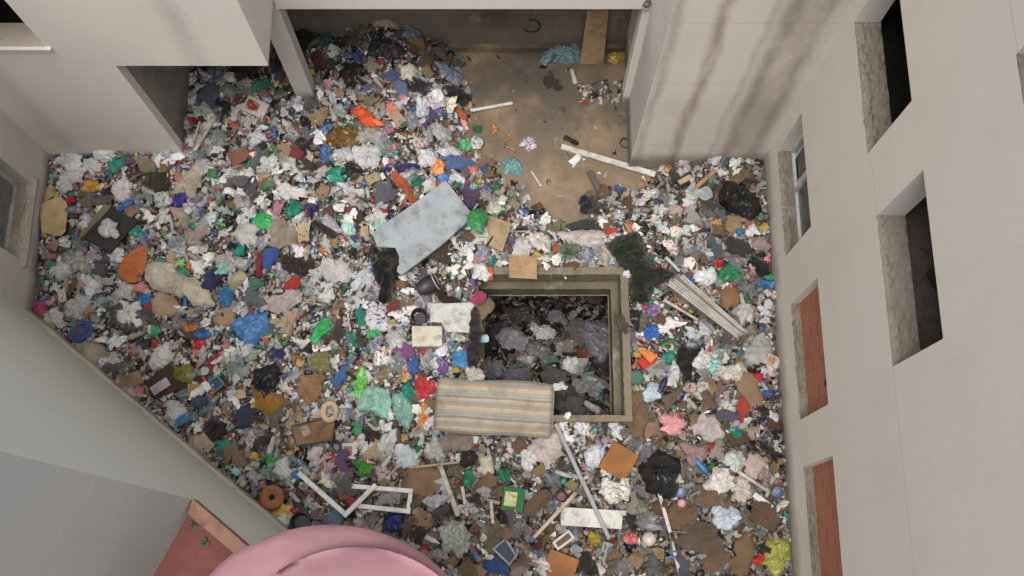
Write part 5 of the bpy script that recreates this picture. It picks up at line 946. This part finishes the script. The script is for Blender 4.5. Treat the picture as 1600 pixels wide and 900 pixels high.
T_can = [MB().lathe([(.026, -.06), (.033, -.052), (.033 - .006 * (i % 2), 0), (.033, .05), (.027, .06)], 12, 'X').mesh('drink_can', 'pack') for i in range(3)]
T_cup = [MB().lathe([(.028, 0), (.03, .003), (.042, .09), (.039, .09), (.026, .006)], 14).mesh('cup', 'plastic') for i in range(2)]
T_stick = [MB().box((0, 0, 0), (.3, .03, .015)).mesh('wood_strip', 'wood'), MB().box((0, 0, 0), (.22, .022, .02)).mesh('wood_strip', 'wood')]
PALW = [((206,205,203),'white',4),((190,190,193),'off-white',3),((172,172,174),'pale grey',2),((200,190,176),'cream',2)]
PALC = [((36,136,114),'teal',2.6),((52,150,84),'green',2),((30,100,70),'dark green',1),((56,100,170),'blue',3),((44,50,104),'navy',1),((34,33,36),'black',3),((186,48,48),'red',2),((212,116,126),'pink',2),((208,110,48),'orange',1.3),((200,164,60),'yellow',1.2),((112,76,136),'purple',1),((122,196,90),'lime green',.6),((130,186,176),'aqua',1.6),((104,84,62),'brown',2)]
PALR = [((196,190,186),'white',3),((172,158,140),'beige',3),((128,108,88),'brown',3),((74,62,54),'dark brown',3),((44,42,46),'black',2.5),((96,98,106),'grey',3),((70,84,118),'denim blue',2),((190,150,150),'dusty pink',2),((132,52,54),'maroon',1),((92,72,110),'plum',1),((70,96,80),'grey-green',1)]
PALK = [((164,132,98),'tan',3),((132,102,74),'brown',3),((182,160,130),'pale tan',1.5),((104,78,58),'dark brown',2)]
PALP = [((188,50,50),'red',2),((60,104,170),'blue',2),((198,166,70),'yellow',1.5),((60,136,80),'green',1.5),((196,194,190),'white',4),((206,122,60),'orange',1),((190,120,140),'pink',1),((90,80,120),'violet',1),((120,90,70),'brown',1.5)]
def pick(pal, b):
    w = [q[2] * ((2.0 if q[1] in ('brown', 'dark brown', 'tan', 'beige', 'black', 'grey') else .55) ** (1.6 * b)) for q in pal]; return random.choices(pal, w)[0]
def jit(c, k=.1, b=0): f_ = (1 + random.uniform(-k, k)) * (1 - .22 * b); return tuple(max(8, min(222, q * f_ + random.uniform(-6, 6))) for q in c)
def strew(n, tpl, name, cat, pal, noun, group, smin, smax, lift, tilt=.25, dens=None, use=.6, extra=None, R=.16):
    done = tries = 0
    while done < n and tries < n * 60:
        tries += 1; x, y = random.uniform(XL, XR), random.uniform(-.1, YB)
        if not bool(in_heap(x, y)): continue
        z = H1(x, y) + lift
        if not visible(x, y, z): continue
        px, py = topx(x, y, z); b = float(brown(px, py)); b += .8 * (py < 115 and px < 760); di = 0 if inpoly(np.array([x]), np.array([y]), BARE)[0] else float(polydist(np.array([x]), np.array([y]), BARE))  # extra tone under the recess paints its shade into the fill
        if di < .35 and random.random() > di * 1.6 + .01: continue
        if dens and random.random() > dens(px, py, b): continue
        s = random.uniform(smin, smax); r_ = R * s * use
        if occ_at(x, y) or any(occ_at(x + 1.35 * r_ * math.cos(a), y + 1.35 * r_ * math.sin(a)) > 1 for a in (0, 1.57, 3.14, 4.71)): continue
        if x + R * s * .8 > XR or x - R * s * .8 < XL or NX * x + NY * y - ND < R * s * .8: continue
        p = pick(pal, b); yaw = random.uniform(0, 2 * PI)
        if name == 'bottle':
            bottle(x, y, z, yaw, jit((160, 166, 170)) if p[1] == 'clear' else p[0], random.choice([(220,220,220),(60,110,190),(200,60,60),(60,150,90),(240,240,240)]), f'{p[1]} plastic bottle', px, py, random.choice([None, None, (60,110,180), (190,60,70), (200,200,200), (90,150,90)]), random.randrange(3), s, group, tilt=random.uniform(-.2, .2))
        elif name == 'shoe': shoe(px, py, math.degrees(-yaw), p[0], jit((120,112,104)), f'{p[1]} shoe', s, random.uniform(-1, 1), group=group)
        else:
            o = ob(name, random.choice(tpl), loc=(x, y, z), rot=(random.gauss(0, tilt), random.gauss(0, tilt), yaw), color=S(*jit(p[0], (.24 if pal is PALW else .1), b), 1.12 if name in ('plastic_bag', 'printed_wrapper', 'waste_paper') else None), scale=(s * random.uniform(.8, 1.2), s * random.uniform(.8, 1.2), s)); note(o, f'{"small " if s < smin + (smax - smin) * .4 else "large " if s > smin + (smax - smin) * .8 else ""}{p[1]} {noun}', cat, px, py, None, group)
        occ_poly([(x + R * s * .75 * math.cos(a), y + R * s * .75 * math.sin(a)) for a in (0, .8, 1.6, 2.4, 3.1, 3.9, 4.7, 5.5)], .85, 1); done += 1
left = lambda px, py, b: 1 - .75 * b
strew(150, T_bag, 'plastic_bag', 'plastic bag', PALW, 'crumpled bag', 'white bags strewn over the heap', .4, 1.05, .10, .35, left, R=.15)
strew(40, T_pbag, 'printed_wrapper', 'wrapper', PALW, 'printed wrapper', 'printed wrappers strewn over the heap', .5, .9, .10, .35, left, R=.15)
strew(80, T_cbag, 'plastic_film', 'plastic film', [((178,186,194),'clear',1)], 'crumpled film', 'clear film strewn over the heap', .45, 1.0, .09, .3, None, R=.15)
strew(75, T_bag, 'plastic_bag', 'plastic bag', PALC, 'crumpled bag', 'coloured bags strewn over the heap', .35, .8, .09, .35, lambda px, py, b: 1 - .5 * b, R=.15)
strew(130, T_rag, 'rag', 'rag', PALR, 'rag', 'rags strewn over the heap', .45, 1.15, .09, .25, lambda px, py, b: .55 + .45 * b, R=.17)
strew(110, T_card, 'cardboard_piece', 'cardboard', PALK, 'cardboard piece', 'cardboard pieces on the heap', .4, .85, .10, .25, lambda px, py, b: .5 + .5 * b, R=.2)
strew(140, T_pap, 'waste_paper', 'paper', PALW, 'crumpled paper', 'crumpled papers on the heap', .3, .75, .08, .4, left, R=.17)
strew(120, None, 'bottle', 'bottle', [((160,166,170),'clear',6),((110,150,110),'green',1),((120,150,180),'pale blue',1)], 'bottle', 'plastic bottles in the heap', .75, 1.05, .10, dens=lambda px, py, b: (1 - .6 * b) * (1.0 if px < 620 else .55), R=.14)
strew(130, T_box, 'packet', 'packet', PALP, 'packet', 'food packets in the heap', .6, 1.3, .08, .5, left, R=.1)
strew(55, T_can, 'drink_can', 'can', PALP, 'drink can', 'drink cans in the heap', .8, 1.15, .07, .4, left, R=.07)
strew(55, T_cup, 'cup', 'cup', PALW + [((190,60,60),'red',1)], 'cup', 'cups in the heap', .8, 1.3, .06, 1.0, left, R=.07)
strew(50, T_stick, 'wood_strip', 'wood strip', PALK, 'wood strip', 'wood strips in the heap', .5, 1.3, .10, .15, lambda px, py, b: .3 + .7 * b, R=.1)
strew(22, None, 'shoe', 'shoe', PALR, 'shoe', 'shoes in the heap', .7, 1.0, .07, R=.14)
# ------------------------------------------------------------------ loose litter too small and too many to count
def cr_quad(seed, n=4):
    r_ = np.random.default_rng(seed); g_ = np.linspace(-.5, .5, n); X, Y = np.meshgrid(g_, g_, indexing='ij'); v = np.stack([X, Y, X * 0], -1) + r_.normal(0, .09, (n, n, 3)) * (1, 1, 1.3); I = np.arange(n * n).reshape(n, n)
    return v.reshape(-1, 3), [tuple(q) for q in np.stack([I[:-1, :-1], I[1:, :-1], I[1:, 1:], I[:-1, 1:]], -1).reshape(-1, 4)]
def cr_ball(seed):
    r_ = np.random.default_rng(seed); n, m_ = 7, 4; v = []
    for i in range(m_ + 1):
        for k in range(n): ph = PI * (i + .15) / (m_ + .3); a = 2 * PI * (k + .5 * (i % 2)) / n; v.append((math.sin(ph) * math.cos(a), math.sin(ph) * math.sin(a), .7 * math.cos(ph)))
    v = np.array(v) * .45 * (1 + r_.normal(0, .18, (len(v), 1))); return v, [(i * n + k, (i + 1) * n + k, (i + 1) * n + (k + 1) % n, i * n + (k + 1) % n) for i in range(m_) for k in range(n)] + [tuple(range(n))[::-1], tuple(m_ * n + k for k in range(n))]
bxm = MB().box((0, 0, 0), (.9, .6, .3)); stk = MB().box((0, 0, 0), (1.5, .12, .08)); cyl = MB().lathe([(.22, -.5), (.25, -.4), (.25, .4), (.1, .5)], 7, 'X')
TP = [cr_quad(i) for i in range(8)] + [cr_ball(i) for i in range(5)] + [(np.array(bxm.v), bxm.f), (np.array(stk.v), stk.f), (np.array(cyl.v), cyl.f), cr_quad(30, 3), cr_quad(31, 3)]
def cr_film(seed):
    r_ = np.random.default_rng(seed); v = []; n = 6
    for i in range(n):
        w_ = r_.uniform(.12, .34); q_ = r_.normal(0, .07, 3); v += [(-.75 + 1.5 * i / (n - 1) + q_[0], -w_ + q_[1], r_.normal(0, .06)), (-.75 + 1.5 * i / (n - 1) + q_[0], q_[1], .12 + r_.normal(0, .06)), (-.75 + 1.5 * i / (n - 1) + q_[0], w_ + q_[1], r_.normal(0, .06))]
    return np.array(v), [(3 * i + k, 3 * i + 3 + k, 3 * i + 4 + k, 3 * i + 1 + k) for i in range(n - 1) for k in range(2)]
TP += [cr_film(i + 70) for i in range(5)]
TW = np.array([7] * 8 + [3] * 5 + [7, 4, 5, 8, 8] + [9] * 5, float); TW /= TW.sum()
PL = np.array([(206,205,203),(182,182,184),(200,190,176),(170,150,124),(140,112,84),(96,76,60),(58,46,40),(34,33,36),(150,160,168),(40,138,116),(58,140,76),(62,100,168),(40,46,92),(184,50,50),(210,122,134),(216,112,52),(204,168,64),(112,78,136),(116,186,190)], float)
PWa = np.array([10,12,10,10,9,11,10,12,12,2,2,2.6,1.5,2.6,2.2,1.4,1.3,1.2,1.0]); PWb = np.array([6,7,6,12,16,20,15,13,6,.9,1,1,.7,1.1,.8,.6,.5,.4,.4])
PWa /= PWa.sum(); PWb /= PWb.sum(); PLL = np.array([S(*c)[:3] for c in PL])
def litter(name, pts, size, z, b, label, par=None, dark=1.0, tilt=.45):
    n = len(pts); ti = RNG.choice(len(TP), n, p=TW); ca = RNG.choice(len(PL), n, p=PWa); cb = RNG.choice(len(PL), n, p=PWb); ci = np.where(RNG.random(n) < b, cb, ca); cj = RNG.choice(len(PL), n, p=PWa)
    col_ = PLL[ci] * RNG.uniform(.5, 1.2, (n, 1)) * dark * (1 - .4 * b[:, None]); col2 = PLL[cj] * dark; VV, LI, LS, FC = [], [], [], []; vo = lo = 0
    for t, (tv, tf) in enumerate(TP):
        idx = np.where(ti == t)[0]
        if not len(idx): continue
        k = len(idx); yaw = RNG.uniform(0, 2 * PI, k); ax = RNG.normal(0, tilt, k); ay = RNG.normal(0, tilt, k); cz, sz = np.cos(yaw), np.sin(yaw); o_ = np.zeros(k); i_ = np.ones(k)
        Rz = np.array([[cz, -sz, o_], [sz, cz, o_], [o_, o_, i_]]).transpose(2, 0, 1); Rx = np.array([[i_, o_, o_], [o_, np.cos(ax), -np.sin(ax)], [o_, np.sin(ax), np.cos(ax)]]).transpose(2, 0, 1); Ry = np.array([[np.cos(ay), o_, np.sin(ay)], [o_, i_, o_], [-np.sin(ay), o_, np.cos(ay)]]).transpose(2, 0, 1); Rm = Rx @ Ry @ Rz
        sc = size[idx][:, None] * RNG.uniform(.6, 1.4, (k, 3)); v = np.einsum('kij,kvj->kvi', Rm, tv[None] * sc[:, None, :]); v[:, :, 0] += pts[idx, 0][:, None]; v[:, :, 1] += pts[idx, 1][:, None]; v[:, :, 2] += z[idx][:, None]
        nv = tv.shape[0]; VV.append(v.reshape(-1, 3)); fl = np.concatenate([np.array(f_) for f_ in tf]); lens = np.array([len(f_) for f_ in tf]); LI.append((fl[None] + (vo + np.arange(k) * nv)[:, None]).reshape(-1)); LS.append(np.tile(lens, k))
        nf = len(tf); c_ = np.repeat(col_[idx][:, None], nf, 1) * RNG.uniform(.82, 1.14, (k, nf, 1)); pr_ = (RNG.random((k, 1)) < .28) & (RNG.random((k, nf)) < .45); c_ = np.where(pr_[..., None], col2[idx][:, None], c_); FC.append(c_.reshape(-1, 3)); vo += k * nv
    V = np.concatenate(VV); L = np.concatenate(LI); ln = np.concatenate(LS); F = np.concatenate(FC); me = bpy.data.meshes.new(name); me.vertices.add(len(V)); me.vertices.foreach_set('co', V.ravel()); me.loops.add(len(L)); me.loops.foreach_set('vertex_index', L.astype(np.int32)); me.polygons.add(len(ln)); st = np.r_[0, np.cumsum(ln)[:-1]]; me.polygons.foreach_set('loop_start', st.astype(np.int32))
    me.update(calc_edges=True); at_ = me.attributes.new('col', 'FLOAT_COLOR', 'FACE'); at_.data.foreach_set('color', np.column_stack([np.clip(F, 0, .62), np.ones(len(F))]).ravel().astype(np.float32)); me.materials.append(M['litter']); me.validate()
    o = ob(name, me); o['kind'] = 'stuff'; o['label'] = label; o['category'] = 'litter'; return o
def scatter(n, smin, smax, lo, hi, name, label, keep_occ, only=False):
    p = np.column_stack([RNG.uniform(XL, XR, n), RNG.uniform(-1.6, YB, n)]); p = p[in_heap(p[:, 0], p[:, 1])]; H_ = HT(p[:, 0], p[:, 1]); X, Y = topx(p[:, 0], p[:, 1], H_); b = brown(X, Y); d = np.where(inpoly(p[:, 0], p[:, 1], BARE), 0, polydist(p[:, 0], p[:, 1], BARE))
    k = RNG.random(len(p)) < np.clip(sstep(-.1, .8, d) + .035, 0, 1) * (1 - .35 * b); oc = occ_at(p[:, 0], p[:, 1]); k &= (oc == 1) & (RNG.random(len(p)) < keep_occ) if only else (oc == 0) | ((oc == 1) & (RNG.random(len(p)) < keep_occ)); p, H_, b = p[k], H_[k], b[k]
    s = smin * (smax / smin) ** RNG.random(len(p)) ** 1.3; wl = np.minimum(np.minimum(XR - p[:, 0], p[:, 0] - XL), NX * p[:, 0] + NY * p[:, 1] - ND); s = np.minimum(s, .03 + wl); return litter(name, p, s, H_ + RNG.uniform(lo, hi, len(p)), b, label)
scatter(46000, .035, .11, -.015, .045, 'small_litter', 'layer of small mixed scraps of plastic, paper and rag', .25)
scatter(15000, .08, .18, .0, .065, 'loose_litter', 'loose larger wrappers, scraps and crumpled film over the heap', .08)
scatter(34000, .018, .055, .07, .13, 'fine_scraps', 'fine scraps and wrappers caught on top of bags and rags', .35, True)
p = np.column_stack([RNG.uniform(X0 + .1, X1 - .1, 2600), RNG.uniform(Y0 + .1, Y1 - .1, 2600)]); zz = PITZ + PSL(p[:, 1]) + .5 * (vn(p[:, 0], p[:, 1], .8, 21) - .5) + .2 * (vn(p[:, 0], p[:, 1], .25, 22) - .5)
litter('pit_litter', p, RNG.uniform(.06, .22, len(p)), zz + RNG.uniform(0, .08, len(p)), np.full(len(p), .9), 'mixed scraps covering the bottom of the pit', dark=.62)  # scraps toned down, pit shade put into their colours
p = np.column_stack([*[np.array(q) for q in zip(*[at(RNG.uniform(905, 975), RNG.uniform(128, 160), FLOOR) for _ in range(70)])]])
litter('floor_litter', p, RNG.uniform(.04, .10, 70), np.full(70, FLOOR + .02), np.full(70, .1), 'sparse scraps swept together on the bare floor', tilt=.2)
finish_labels()

# ------------------------------------------------------------------ light, world, camera
SC.world = bpy.data.worlds.new('World'); SC.world.use_nodes = True; nt = SC.world.node_tree; bg = nt.nodes['Background']
sky = nt.nodes.new('ShaderNodeTexSky'); sky.sky_type = 'NISHITA'; sky.sun_disc = False; sky.sun_elevation = math.radians(76); sky.sun_rotation = math.radians(205)
sky.air_density = 1.0; sky.dust_density = 6.0; sky.ozone_density = .6
hs = nt.nodes.new('ShaderNodeHueSaturation'); hs.inputs['Saturation'].default_value = .3
nt.links.new(sky.outputs[0], hs.inputs['Color']); nt.links.new(hs.outputs[0], bg.inputs[0]); bg.inputs[1].default_value = .15
sd = bpy.data.lights.new('sun', 'SUN'); sd.energy = 2.6; sd.angle = math.radians(38); sd.color = (1, .965, .91)
so = bpy.data.objects.new('sun', sd); COL.objects.link(so); so.rotation_euler = (math.radians(14), 0, math.radians(-25))
cd = bpy.data.cameras.new('camera'); cd.sensor_width = 36; cd.lens = 36; cd.clip_end = 500
co = bpy.data.objects.new('camera', cd); COL.objects.link(co); co.location = (0, 0, CAMH); co.rotation_euler = (TILT, 0, 0); SC.camera = co
SC.view_settings.view_transform = 'Standard'; SC.view_settings.look = 'None'; SC.view_settings.exposure = 0
